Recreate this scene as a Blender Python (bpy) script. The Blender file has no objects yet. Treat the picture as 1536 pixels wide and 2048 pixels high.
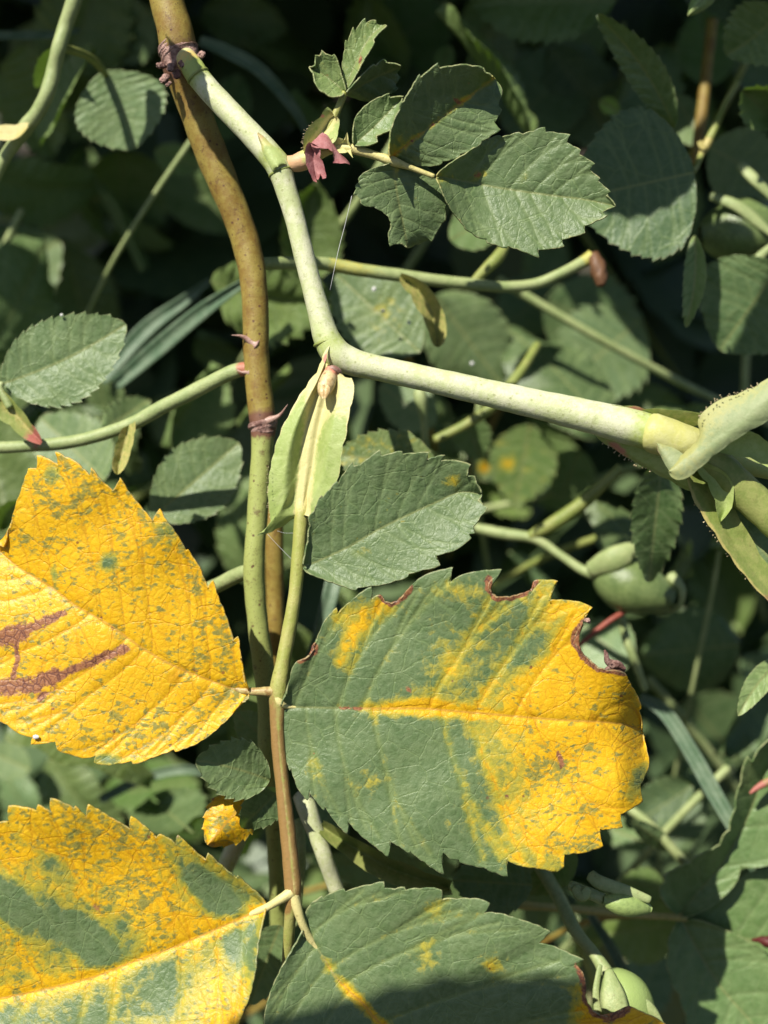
import bpy, math, random
import numpy as np
from mathutils import Vector, Matrix

random.seed(7)
rng = np.random.default_rng(11)
scene = bpy.context.scene
COL = scene.collection

# ------------------------------------------------------------------ camera, sky, sun, exposure
D = 0.18                      # metres from the lens to the plane of the big leaves
S = 15917.0                   # picture units per metre on that plane
PITCH = math.radians(30)      # the camera looks down into the bush
CAM = Vector((0.0, 0.0, 0.75))
cam_data = bpy.data.cameras.new('camera')
cam = bpy.data.objects.new('camera', cam_data); COL.objects.link(cam)
cam.location = CAM
cam.rotation_euler = (math.pi / 2 - PITCH, 0, 0)
cam_data.sensor_fit = 'VERTICAL'
cam_data.lens = 7.0
cam_data.sensor_height = 7.0 * (2048 / S) / D
cam_data.sensor_width = cam_data.sensor_height * 0.75
cam_data.clip_start = 0.002
cam_data.clip_end = 400
cam_data.dof.use_dof = True
cam_data.dof.focus_distance = D
cam_data.dof.aperture_fstop = 2.0
scene.camera = cam
scene.render.resolution_x, scene.render.resolution_y = 768, 1024

SUN_CAM = Vector((-0.385, 0.64, 0.665)).normalized()      # towards the sun, in right / up / back of the view
RM = np.array([[1, 0, 0],
               [0, math.sin(PITCH), -math.cos(PITCH)],
               [0, math.cos(PITCH), math.sin(PITCH)]])   # columns: right, up, back
SUN_W = Vector(RM @ np.array(SUN_CAM))
world = bpy.data.worlds.new('World'); scene.world = world
world.use_nodes = True
wn = world.node_tree.nodes; wn.clear()
wo = wn.new('ShaderNodeOutputWorld'); bg = wn.new('ShaderNodeBackground'); sky = wn.new('ShaderNodeTexSky')
sky.sky_type = 'NISHITA'; sky.sun_disc = False
sky.sun_elevation = math.asin(SUN_W.z)
sky.sun_rotation = math.atan2(SUN_W.x, SUN_W.y)
bg.inputs['Strength'].default_value = 0.055
world.node_tree.links.new(sky.outputs[0], bg.inputs[0]); world.node_tree.links.new(bg.outputs[0], wo.inputs[0])
sun_data = bpy.data.lights.new('sun', 'SUN'); sun_data.energy = 5.0; sun_data.angle = math.radians(0.53)
sun_data.color = (1.0, 0.95, 0.86)
sun = bpy.data.objects.new('sun', sun_data); COL.objects.link(sun)
sun.rotation_euler = SUN_W.to_track_quat('Z', 'Y').to_euler()
sun.location = (-1, -1, 3)
scene.view_settings.view_transform = 'Standard'
scene.view_settings.look = 'None'
scene.view_settings.exposure = 0.78
scene.view_settings.gamma = 1.0
scene.cycles.max_bounces = 8
scene.cycles.transmission_bounces = 6
scene.cycles.caustics_reflective = False
scene.cycles.caustics_refractive = False

# ------------------------------------------------------------------ helpers: places
CAMV = np.array(CAM)
def P(px, py, z=0.0):
    """A point of the bush: px, py measured on the plane of the big leaves, z millimetres nearer (+) or deeper (-)."""
    px, py, z = np.broadcast_arrays(np.asarray(px, float), np.asarray(py, float), np.asarray(z, float))
    d = D - z * 1e-3
    loc = np.stack([(px - 768) / S * d / D, (1024 - py) / S * d / D, -d], -1)
    return CAMV + loc @ RM.T
def Q(x, y, z):
    """Millimetres right, up and back from the middle of the plane of the big leaves."""
    loc = np.stack(np.broadcast_arrays(np.asarray(x, float) * 1e-3, np.asarray(y, float) * 1e-3, -(D - np.asarray(z, float) * 1e-3)), -1)
    return CAMV + loc @ RM.T

def arr(p): return np.asarray(p, float)
def arclen(p):
    d = np.linalg.norm(np.diff(p[:, :2], axis=0), axis=1)
    s = np.concatenate([[0], np.cumsum(d)])
    return s / max(s[-1], 1e-9)
def at(p, u, s=None):
    s = arclen(p) if s is None else s
    return np.stack([np.interp(u, s, p[:, i]) for i in range(p.shape[1])], -1)
def smooth(p, n=80):
    """Catmull-Rom through the points, any number of columns, evenly spread over the length."""
    p = arr(p)
    if len(p) < 3: return at(p, np.linspace(0, 1, n))
    q = np.vstack([2 * p[0] - p[1], p, 2 * p[-1] - p[-2]])
    out = []
    for i in range(1, len(q) - 2):
        t = np.linspace(0, 1, 16, endpoint=False)[:, None]
        a, b, c, d = q[i - 1], q[i], q[i + 1], q[i + 2]
        out.append(0.5 * (2 * b + (c - a) * t + (2 * a - 5 * b + 4 * c - d) * t ** 2 + (3 * b - a - 3 * c + d) * t ** 3))
    out = np.vstack(out + [p[-1:]])
    return at(out, np.linspace(0, 1, n))
def sstep(a, b, x):
    t = np.clip((x - a) / (b - a), 0, 1); return t * t * (3 - 2 * t)
def blob(x, y, cx, cy, rx, ry=None, ang=0):
    ry = ry or rx; c, s = math.cos(math.radians(ang)), math.sin(math.radians(ang))
    dx, dy = x - cx, y - cy
    u, v = (dx * c + dy * s) / rx, (-dx * s + dy * c) / ry
    return np.exp(-(u * u + v * v))
def dseg(x, y, line):
    """Distance from points to a polyline."""
    L = arr(line); best = np.full(x.shape, 1e9)
    for a, b in zip(L[:-1], L[1:]):
        ab = b - a; l2 = max(ab @ ab, 1e-9)
        t = np.clip(((x - a[0]) * ab[0] + (y - a[1]) * ab[1]) / l2, 0, 1)
        best = np.minimum(best, np.hypot(x - a[0] - t * ab[0], y - a[1] - t * ab[1]))
    return best

# ------------------------------------------------------------------ helpers: objects
def tag(o, label=None, cat=None, group=None, kind=None):
    if label: o['label'] = label
    if cat: o['category'] = cat
    if group: o['group'] = group
    if kind: o['kind'] = kind
    return o
def thing(name, label, cat, base, group=None):
    o = bpy.data.objects.new(name, None); COL.objects.link(o)
    o.location = Vector(base); o.empty_display_size = 0.01
    return tag(o, label, cat, group)
def origin(o):
    v = Vector((0, 0, 0))
    while o is not None:
        v += o.location; o = o.parent
    return np.array(v)
def link_mesh(name, verts, faces, mat, parent=None, base=None, attrs=None, smoothed=True):
    """One mesh object. verts in world metres; its own origin is the parent's, or base for a top-level thing."""
    verts = np.asarray(verts, float)
    org = origin(parent) if parent is not None else (np.asarray(base, float) if base is not None else np.zeros(3))
    me = bpy.data.meshes.new(name)
    if isinstance(faces, np.ndarray): faces = faces.tolist()
    me.from_pydata((verts - org).tolist(), [], faces)
    for k, v in (attrs or {}).items():
        v = np.asarray(v, np.float32)
        if v.ndim == 1:
            a = me.attributes.new(k, 'FLOAT', 'POINT'); a.data.foreach_set('value', v)
        else:
            a = me.attributes.new(k, 'FLOAT_VECTOR', 'POINT'); a.data.foreach_set('vector', v.ravel())
    if smoothed: me.polygons.foreach_set('use_smooth', [True] * len(me.polygons))
    me.materials.append(mat); me.update()
    o = bpy.data.objects.new(name, me); COL.objects.link(o)
    if parent is not None: o.parent = parent
    else: o.location = Vector(org)
    return o

# ------------------------------------------------------------------ materials
class NT:
    def __init__(s, name):
        s.m = bpy.data.materials.new(name); s.m.use_nodes = True
        s.t = s.m.node_tree; s.t.nodes.clear()
    def n(s, typ, **kw):
        nd = s.t.nodes.new(typ)
        for k, v in kw.items():
            if hasattr(nd, k): setattr(nd, k, v)
            else: nd.inputs[k.replace('_', ' ')].default_value = v
        return nd
    def l(s, a, b): s.t.links.new(a, b)
    def put(s, v, sock):
        if hasattr(v, 'is_output'): s.l(v, sock)
        else: sock.default_value = (*v, 1) if isinstance(v, tuple) and len(v) == 3 else v
    def math(s, op, a, b=0.0, c=0.0, clamp=False):
        nd = s.t.nodes.new('ShaderNodeMath'); nd.operation = op; nd.use_clamp = clamp
        for v, i in ((a, 0), (b, 1), (c, 2)): s.put(v, nd.inputs[i])
        return nd.outputs[0]
    def mix(s, f, a, b):
        nd = s.t.nodes.new('ShaderNodeMix'); nd.data_type = 'RGBA'
        s.put(f, nd.inputs[0])
        for v, i in ((a, 6), (b, 7)): s.put(v if hasattr(v, 'is_output') else (*v, 1), nd.inputs[i])
        return nd.outputs[2]
    def step(s, x, a, b, lo=0.0, hi=1.0):
        nd = s.t.nodes.new('ShaderNodeMapRange'); nd.interpolation_type = 'SMOOTHSTEP'
        s.put(x, nd.inputs[0])
        for v, i in ((a, 1), (b, 2), (lo, 3), (hi, 4)): s.put(v, nd.inputs[i])
        return nd.outputs[0]
    def attr(s, name): return s.n('ShaderNodeAttribute', attribute_name=name)
    def noise(s, co, scale, detail=3.0, rough=0.55, dist=0.0):
        nd = s.n('ShaderNodeTexNoise'); s.l(co, nd.inputs['Vector'])
        nd.inputs['Scale'].default_value = scale; nd.inputs['Detail'].default_value = detail
        nd.inputs['Roughness'].default_value = rough; nd.inputs['Distortion'].default_value = dist
        return nd.outputs[0]
    def vor(s, co, scale, feature='F1', rand=1.0):
        nd = s.t.nodes.new('ShaderNodeTexVoronoi'); nd.feature = feature
        s.l(co, nd.inputs['Vector']); nd.inputs['Scale'].default_value = scale
        nd.inputs['Randomness'].default_value = rand
        return nd
    def bump(s, h, dist, strength=1.0, normal=None):
        nd = s.t.nodes.new('ShaderNodeBump'); s.l(h, nd.inputs['Height'])
        nd.inputs['Distance'].default_value = dist; nd.inputs['Strength'].default_value = strength
        if normal is not None: s.l(normal, nd.inputs['Normal'])
        return nd.outputs[0]
    def finish(s, col, rough, normal=None, trans=0.0, tcol=None, spec=0.5, sheen=0.0):
        b = s.t.nodes.new('ShaderNodeBsdfPrincipled')
        s.put(col if hasattr(col, 'is_output') else (*col, 1), b.inputs['Base Color'])
        s.put(rough, b.inputs['Roughness']); s.put(spec, b.inputs['Specular IOR Level'])
        if sheen: b.inputs['Sheen Weight'].default_value = sheen
        if normal is not None: s.l(normal, b.inputs['Normal'])
        out = b.outputs[0]
        if trans:
            t = s.t.nodes.new('ShaderNodeBsdfTranslucent'); s.put(tcol if tcol is not None else col, t.inputs[0])
            mx = s.t.nodes.new('ShaderNodeMixShader'); mx.inputs[0].default_value = trans
            s.l(out, mx.inputs[1]); s.l(t.outputs[0], mx.inputs[2]); out = mx.outputs[0]
        o = s.t.nodes.new('ShaderNodeOutputMaterial'); s.l(out, o.inputs[0])
        return s.m

def leaf_material():
    m = NT('rose_leaf')
    co0 = m.attr('leafco').outputs['Vector']
    wob = m.n('ShaderNodeTexNoise'); m.l(co0, wob.inputs['Vector']); wob.inputs['Scale'].default_value = 0.9; wob.inputs['Detail'].default_value = 2
    wv = m.t.nodes.new('ShaderNodeVectorMath'); wv.operation = 'MULTIPLY_ADD'
    m.l(wob.outputs['Color'], wv.inputs[0]); wv.inputs[1].default_value = (0.55, 0.55, 0.0); m.l(co0, wv.inputs[2])
    co = wv.outputs[0]
    tone = m.n('ShaderNodeSeparateXYZ'); m.l(m.attr('tone').outputs['Vector'], tone.inputs[0])
    ye, fl, br = tone.outputs
    dmid, dlat, dedge = m.attr('dmid').outputs['Fac'], m.attr('dlat').outputs['Fac'], m.attr('dedge').outputs['Fac']
    big = m.noise(co, 0.22, 4); mid = m.noise(co, 0.9, 4); fine = m.noise(co, 4.0, 3)
    cell = m.vor(co, 0.95); cellr = m.n('ShaderNodeSeparateColor'); m.l(cell.outputs['Color'], cellr.inputs[0])
    net = m.vor(co, 0.95, 'DISTANCE_TO_EDGE').outputs['Distance']
    net2 = m.vor(co, 2.4, 'DISTANCE_TO_EDGE').outputs['Distance']
    net3 = m.math('SUBTRACT', 1.0, m.step(m.vor(co, 0.27, 'DISTANCE_TO_EDGE').outputs['Distance'], 0.006, 0.028))
    # how far each spot has turned yellow, cell by cell between the small veins
    yv = m.math('ADD', ye, m.math('MULTIPLY', m.math('SUBTRACT', mid, 0.5), 0.75))
    yv = m.math('ADD', yv, m.math('MULTIPLY', m.math('SUBTRACT', cellr.outputs[0], 0.5), 0.22))
    yv = m.math('ADD', yv, m.math('MULTIPLY', m.math('SUBTRACT', fine, 0.5), 0.28))
    y = m.math('MULTIPLY', m.step(yv, 0.20, 0.82), m.step(ye, 0.0, 0.10))
    oi = m.n('ShaderNodeObjectInfo')
    green = m.mix(m.step(mid, 0.32, 0.7), (0.092, 0.146, 0.054), (0.142, 0.198, 0.088))
    green = m.mix(m.math('MULTIPLY', m.step(big, 0.35, 0.75), 0.45), green, (0.150, 0.200, 0.080))
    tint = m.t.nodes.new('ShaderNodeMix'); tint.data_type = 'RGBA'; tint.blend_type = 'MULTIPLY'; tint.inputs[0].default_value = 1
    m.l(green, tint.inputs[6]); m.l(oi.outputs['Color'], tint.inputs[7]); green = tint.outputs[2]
    # small veins a touch paler on the green
    vl = m.math('SUBTRACT', 1.0, m.step(net, 0.0, 0.10))
    green = m.mix(m.math('MULTIPLY', vl, 0.16), green, (0.18, 0.24, 0.105))
    lat = m.math('SUBTRACT', 1.0, m.step(dlat, 0.05, 0.36))
    halo = m.math('SUBTRACT', 1.0, m.step(dlat, 0.1, 1.1))
    yel_near = m.step(ye, 0.03, 0.4)
    green = m.mix(m.math('MULTIPLY', halo, m.math('MULTIPLY', yel_near, 0.42)), green, (0.26, 0.29, 0.035))
    green = m.mix(m.math('MULTIPLY', lat, 0.30), green, (0.20, 0.26, 0.105))
    yellow = m.mix(m.step(big, 0.3, 0.7), (0.68, 0.395, 0.007), (0.71, 0.445, 0.014))
    yellow = m.mix(m.math('MULTIPLY', m.step(mid, 0.52, 0.78), 0.35), yellow, (0.63, 0.30, 0.006))
    yellow = m.mix(m.math('MULTIPLY', m.math('SUBTRACT', 1.0, m.step(net2, 0.0, 0.07)), 0.24), yellow, (0.48, 0.23, 0.008))
    yellow = m.mix(m.math('MULTIPLY', m.math('SUBTRACT', 1.0, m.step(net, 0.0, 0.06)), 0.40), yellow, (0.42, 0.18, 0.008))
    yellow = m.mix(m.math('MULTIPLY', m.math('SUBTRACT', 1.0, m.step(dlat, 0.03, 0.20)), 0.55), yellow, (0.45, 0.21, 0.010))
    yellow = m.mix(m.math('MULTIPLY', net3, 0.42), yellow, (0.47, 0.20, 0.006))
    green = m.mix(m.math('MULTIPLY', net3, 0.4), green, (0.19, 0.26, 0.10))
    col = m.mix(y, green, yellow)
    trans = m.math('MULTIPLY', y, m.math('SUBTRACT', 1.0, y))
    col = m.mix(m.math('MULTIPLY', trans, 1.8, clamp=True), col, (0.34, 0.36, 0.04))
    # left-over green flecks on the yellow
    fco = m.n('ShaderNodeMapping'); m.l(co, fco.inputs[0]); fco.inputs['Rotation'].default_value = (0, 0, 0.9); fco.inputs['Scale'].default_value = (0.75, 1.2, 1)
    fc = m.vor(fco.outputs[0], 2.2); fcr = m.n('ShaderNodeSeparateColor'); m.l(fc.outputs['Color'], fcr.inputs[0])
    fz = m.math('MULTIPLY', m.math('SUBTRACT', fcr.outputs[0], 0.5), 0.20)
    fz = m.math('ADD', fz, m.math('MULTIPLY', m.math('SUBTRACT', m.noise(fco.outputs[0], 1.25, 2.5, 0.55), 0.5), 1.35))
    fz = m.math('ADD', fz, m.math('MULTIPLY', m.math('SUBTRACT', m.noise(co0, 0.42, 2), 0.5), 1.0))
    fz = m.math('ADD', fz, m.math('MULTIPLY', m.math('SUBTRACT', fl, 0.5), 0.55))
    fz = m.math('SUBTRACT', fz, m.math('MULTIPLY', m.math('SUBTRACT', 1.0, m.step(net2, 0.0, 0.1)), 0.06))
    fm = m.math('MULTIPLY', m.step(fz, 0.055, 0.235), m.step(fl, 0.0, 0.1))
    fcol = m.mix(m.step(fine, 0.4, 0.6), (0.100, 0.150, 0.052), (0.150, 0.195, 0.060))
    fcol = m.mix(vl, fcol, (0.30, 0.26, 0.04))
    col = m.mix(m.math('MULTIPLY', fm, 0.80), col, fcol)
    # tiny dark dots
    dot = m.vor(co, 0.55); dd = m.n('ShaderNodeSeparateColor'); m.l(dot.outputs['Color'], dd.inputs[0])
    dm = m.math('MULTIPLY', m.math('LESS_THAN', dot.outputs['Distance'], 0.11), m.math('GREATER_THAN', dd.outputs[1], 0.86))
    col = m.mix(m.math('MULTIPLY', dm, m.math('MULTIPLY', yel_near, 0.8)), col, (0.16, 0.055, 0.025))
    # midrib and withered places
    rib = m.math('SUBTRACT', 1.0, m.step(dmid, 0.06, 0.24))
    ribc = m.mix(y, (0.20, 0.23, 0.085), (0.50, 0.27, 0.035))
    col = m.mix(m.math('MULTIPLY', rib, 0.8), col, ribc)
    bz = m.math('ADD', br, m.math('MULTIPLY', m.math('SUBTRACT', fine, 0.5), 0.6))
    bz = m.math('ADD', bz, m.math('MULTIPLY', m.math('SUBTRACT', mid, 0.5), 1.1))
    bz = m.math('ADD', bz, m.math('MULTIPLY', m.math('SUBTRACT', cellr.outputs[1], 0.5), 0.35))
    bm = m.math('MULTIPLY', m.step(bz, 0.38, 0.74), m.step(br, 0.02, 0.12))
    bcol = m.mix(m.step(fine, 0.35, 0.7), (0.245, 0.092, 0.040), (0.37, 0.175, 0.080))
    bcol = m.mix(vl, bcol, (0.13, 0.05, 0.035))
    col = m.mix(bm, col, bcol)
    edge = m.math('MULTIPLY', m.math('SUBTRACT', 1.0, m.step(dedge, 0.01, 0.09)), m.step(mid, 0.35, 0.6))
    col = m.mix(m.math('MULTIPLY', edge, 0.55), col, (0.42, 0.41, 0.20))
    geo = m.n('ShaderNodeNewGeometry')
    # relief: net of small veins sunk, cells puffed, waxy fine grain
    h = m.step(net, 0.0, 0.30)
    h = m.math('ADD', h, m.math('MULTIPLY', m.step(net2, 0.0, 0.2), 0.35))
    h = m.math('ADD', h, m.math('MULTIPLY', m.noise(co, 2.6, 3), 0.7))
    h = m.math('SUBTRACT', h, m.math('MULTIPLY', net3, 0.9))
    nrm = m.bump(h, 0.000042, 0.75)
    nrm = m.bump(m.noise(co0, 7.0, 2), 0.00003, 0.9, nrm)
    rough = m.math('ADD', 0.34, m.math('MULTIPLY', mid, 0.18))
    tcol = m.mix(y, (0.12, 0.22, 0.02), (0.75, 0.42, 0.01))
    tcol = m.mix(bm, tcol, (0.10, 0.04, 0.02))
    return m.finish(col, rough, nrm, 0.21, tcol, 0.36)

def stem_material(name, c1, c2, speck=None, speck_amt=0.5, rough=0.5, tonecol=None, scale=1.0, trans=0.0, bumpd=0.00006):
    """Skin of stems: two colours mottled, dark specks, an optional third colour where the attribute tone says so."""
    m = NT(name)
    tc = m.n('ShaderNodeTexCoord'); mp = m.n('ShaderNodeMapping'); m.l(tc.outputs['Object'], mp.inputs[0])
    mp.inputs['Scale'].default_value = (1000 * scale,) * 3; co = mp.outputs[0]
    a, b, c = m.noise(co, 0.35, 4), m.noise(co, 1.6, 4, 0.6), m.noise(co, 5.0, 3, 0.7)
    mixf = m.math('ADD', m.math('MULTIPLY', a, 0.6), m.math('MULTIPLY', b, 0.4))
    col = m.mix(m.step(mixf, 0.38, 0.62), c1, c2)
    if tonecol:
        t = m.n('ShaderNodeSeparateXYZ'); m.l(m.attr('tone').outputs['Vector'], t.inputs[0])
        for i, tcx in enumerate(tonecol):
            f = m.math('ADD', t.outputs[i], m.math('MULTIPLY', m.math('SUBTRACT', b, 0.5), 0.7))
            f = m.math('MULTIPLY', m.step(f, 0.3, 0.7), m.step(t.outputs[i], 0.0, 0.1))
            col = m.mix(f, col, tcx)
    if speck:
        sp = m.step(m.math('ADD', m.math('MULTIPLY', c, 0.7), m.math('MULTIPLY', b, 0.3)), 0.56, 0.66)
        col = m.mix(m.math('MULTIPLY', sp, speck_amt), col, speck)
        v = m.vor(co, 1.1); vv = m.n('ShaderNodeSeparateColor'); m.l(v.outputs['Color'], vv.inputs[0])
        dots = m.math('MULTIPLY', m.step(v.outputs['Distance'], 0.12, 0.24, 1.0, 0.0), m.math('GREATER_THAN', vv.outputs[0], 0.62))
        col = m.mix(m.math('MULTIPLY', dots, speck_amt), col, speck)
        pt = m.math('ADD', m.math('MULTIPLY', m.noise(co, 0.75, 5, 0.65), 0.7), m.math('MULTIPLY', c, 0.3))
        col = m.mix(m.math('MULTIPLY', m.step(pt, 0.54, 0.66), speck_amt * 0.75), col, speck)
    h = m.math('ADD', c, m.math('MULTIPLY', b, 1.2))
    return m.finish(col, rough, m.bump(h, bumpd, 0.8), trans, None, 0.35)

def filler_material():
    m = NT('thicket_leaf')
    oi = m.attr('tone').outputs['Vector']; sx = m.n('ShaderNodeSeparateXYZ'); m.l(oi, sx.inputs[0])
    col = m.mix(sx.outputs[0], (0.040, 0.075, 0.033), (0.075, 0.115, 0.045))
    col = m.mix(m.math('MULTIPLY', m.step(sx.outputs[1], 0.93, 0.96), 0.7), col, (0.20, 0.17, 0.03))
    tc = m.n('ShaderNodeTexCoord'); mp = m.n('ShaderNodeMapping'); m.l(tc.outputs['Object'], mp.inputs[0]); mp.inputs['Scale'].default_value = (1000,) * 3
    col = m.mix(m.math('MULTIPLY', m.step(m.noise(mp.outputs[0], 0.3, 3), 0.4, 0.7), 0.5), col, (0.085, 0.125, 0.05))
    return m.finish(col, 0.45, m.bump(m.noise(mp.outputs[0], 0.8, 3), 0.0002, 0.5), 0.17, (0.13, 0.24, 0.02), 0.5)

LEAF = leaf_material()
TWIG = stem_material('pale_green_bark', (0.385, 0.425, 0.205), (0.50, 0.505, 0.335), (0.21, 0.225, 0.08), 0.62, 0.55, [(0.30, 0.36, 0.09), (0.60, 0.40, 0.12)], trans=0.0)
CANE = stem_material('mottled_cane_bark', (0.175, 0.108, 0.020), (0.245, 0.190, 0.040), (0.070, 0.024, 0.014), 0.90, 0.55, [(0.265, 0.300, 0.085), (0.14, 0.065, 0.038)])
RACHIS = stem_material('leaf_stalk_skin', (0.25, 0.27, 0.060), (0.32, 0.31, 0.095), (0.13, 0.10, 0.025), 0.4, 0.45, [(0.235, 0.140, 0.045), (0.52, 0.46, 0.19)])
BACKTWIG = stem_material('green_twig_bark', (0.21, 0.265, 0.10), (0.29, 0.335, 0.145), (0.15, 0.12, 0.05), 0.3, 0.5, [(0.36, 0.34, 0.08), (0.34, 0.13, 0.08)])
COLLAR = stem_material('scarred_purple_bark', (0.13, 0.058, 0.045), (0.40, 0.255, 0.21), (0.04, 0.012, 0.012), 0.9, 0.5, bumpd=0.00035)
THORN = stem_material('thorn_skin', (0.19, 0.095, 0.07), (0.36, 0.235, 0.19), (0.10, 0.04, 0.03), 0.3, 0.4)
STIP = stem_material('stipule_skin', (0.27, 0.345, 0.095), (0.345, 0.41, 0.145), (0.16, 0.20, 0.06), 0.25, 0.42, [(0.56, 0.51, 0.23), (0.50, 0.21, 0.16)], trans=0.15)
STIPP = stem_material('pale_stipule_skin', (0.225, 0.275, 0.125), (0.275, 0.315, 0.16), (0.16, 0.20, 0.08), 0.4, 0.55, [(0.33, 0.33, 0.12), (0.52, 0.28, 0.22)], trans=0.15)
STIPB = stem_material('old_stipule_skin', (0.19, 0.24, 0.055), (0.28, 0.30, 0.09), (0.14, 0.12, 0.04), 0.3, 0.45, [(0.42, 0.36, 0.12), (0.38, 0.13, 0.10)], trans=0.15)
PETAL = stem_material('dry_bract_skin', (0.27, 0.085, 0.085), (0.36, 0.165, 0.16), (0.14, 0.03, 0.04), 0.5, 0.6, trans=0.12)
NODEM = stem_material('swollen_node_skin', (0.42, 0.41, 0.125), (0.47, 0.46, 0.19), (0.36, 0.36, 0.12), 0.2, 0.45, [(0.52, 0.31, 0.17), (0.33, 0.40, 0.14)])
BUD = stem_material('dry_bud_scale', (0.40, 0.27, 0.11), (0.60, 0.47, 0.25), (0.09, 0.035, 0.015), 0.65, 0.35, [(0.60, 0.22, 0.14), (0.2, 0.08, 0.04)])
GRASS = stem_material('grass_blade_skin', (0.08, 0.14, 0.075), (0.15, 0.21, 0.13), (0.2, 0.22, 0.12), 0.2, 0.4, trans=0.2)
HIP = stem_material('rose_hip_skin', (0.085, 0.125, 0.040), (0.13, 0.175, 0.06), (0.25, 0.29, 0.12), 0.25, 0.3, [(0.24, 0.32, 0.10), (0.30, 0.38, 0.16)])
SILK = NT('spider_silk').finish((0.5, 0.5, 0.5), 0.3)
GLAND = NT('gland_hair').finish((0.42, 0.34, 0.20), 0.4)
DROP = NT('white_droppings').finish((0.52, 0.52, 0.50), 0.35)
DARKRED = stem_material('withered_red', (0.05, 0.008, 0.008), (0.10, 0.02, 0.015), (0.02, 0.005, 0.005), 0.5)
THICK = filler_material()

def soil_material():
    m = NT('leaf_litter_soil')
    tc = m.n('ShaderNodeTexCoord'); co = tc.outputs['Object']
    a = m.noise(co, 30.0, 6); b = m.noise(co, 3.0, 4)
    col = m.mix(m.step(a, 0.35, 0.65), (0.020, 0.014, 0.009), (0.055, 0.040, 0.024))
    col = m.mix(m.step(b, 0.5, 0.62), col, (0.030, 0.045, 0.014))
    return m.finish(col, 0.9, m.bump(a, 0.01, 0.8))
SOIL = soil_material()

# ------------------------------------------------------------------ helpers: leaf blades
def gen_outline(base, tip, width, teeth=9, bend=0.0, asym=0.0, full=0.85, depth=0.05, jit=0.0):
    """Midrib and the two toothed edges of an egg-shaped leaflet."""
    b, t = arr(base), arr(tip); a = t - b; L = np.linalg.norm(a); d = a / L; n = np.array([d[1], -d[0]])
    def mid(u): return b + np.outer(u, a) + np.outer(np.sin(np.pi * u) * bend, n)
    def h(u, sd): return width / 2 * (1 + sd * asym) * np.sin(np.pi * np.clip(u, 0, 1) ** full) ** 0.72
    us = np.linspace(0, 1, 24); mids = mid(us)
    sides = []
    for sd in (1, -1):
        pts = [b]
        edges = np.linspace(0, 1, teeth + 1)
        for k in range(teeth):
            u0, u1 = edges[k], edges[k + 1]; du = u1 - u0
            j = 1 + jit * random.uniform(-1, 1)
            amp = depth * (0.35 + 0.65 * min(1, k / 2)) * j
            for f, g in ((0.25, 0.10), (0.55, 0.42), (0.85, 0.72)):
                u = u0 + du * f; pts.append(mid(np.array([u]))[0] + sd * n * (h(u, sd) + amp * width * g))
            if k < teeth - 1:
                u = u1 + du * 0.12; pts.append(mid(np.array([u]))[0] + sd * n * (h(u1, sd) + amp * width * 1.0))
                pts.append(mid(np.array([u1 + du * 0.04]))[0] + sd * n * h(u1, sd))
        pts.append(t); sides.append(np.array(pts))
    return mids, sides[0], sides[1]

def organic(E, mid):
    """The margin between two traced points swells a little outwards."""
    E = arr(E); out = [E[0]]
    for a, b in zip(E[:-1], E[1:]):
        L = np.linalg.norm(b - a)
        if L > 9:
            m_ = (a + b) / 2; near = mid[np.argmin(np.hypot(mid[:, 0] - m_[0], mid[:, 1] - m_[1]))]
            n = np.array([-(b - a)[1], (b - a)[0]]) / L
            if n @ (m_ - near) < 0: n = -n
            k = min(0.07 * L, 3.0) * random.uniform(0.4, 1.3)
            out += [a + (b - a) * 0.3 + n * k * 0.8, a + (b - a) * 0.65 + n * k]
        out.append(b)
    return np.array(out)

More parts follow.
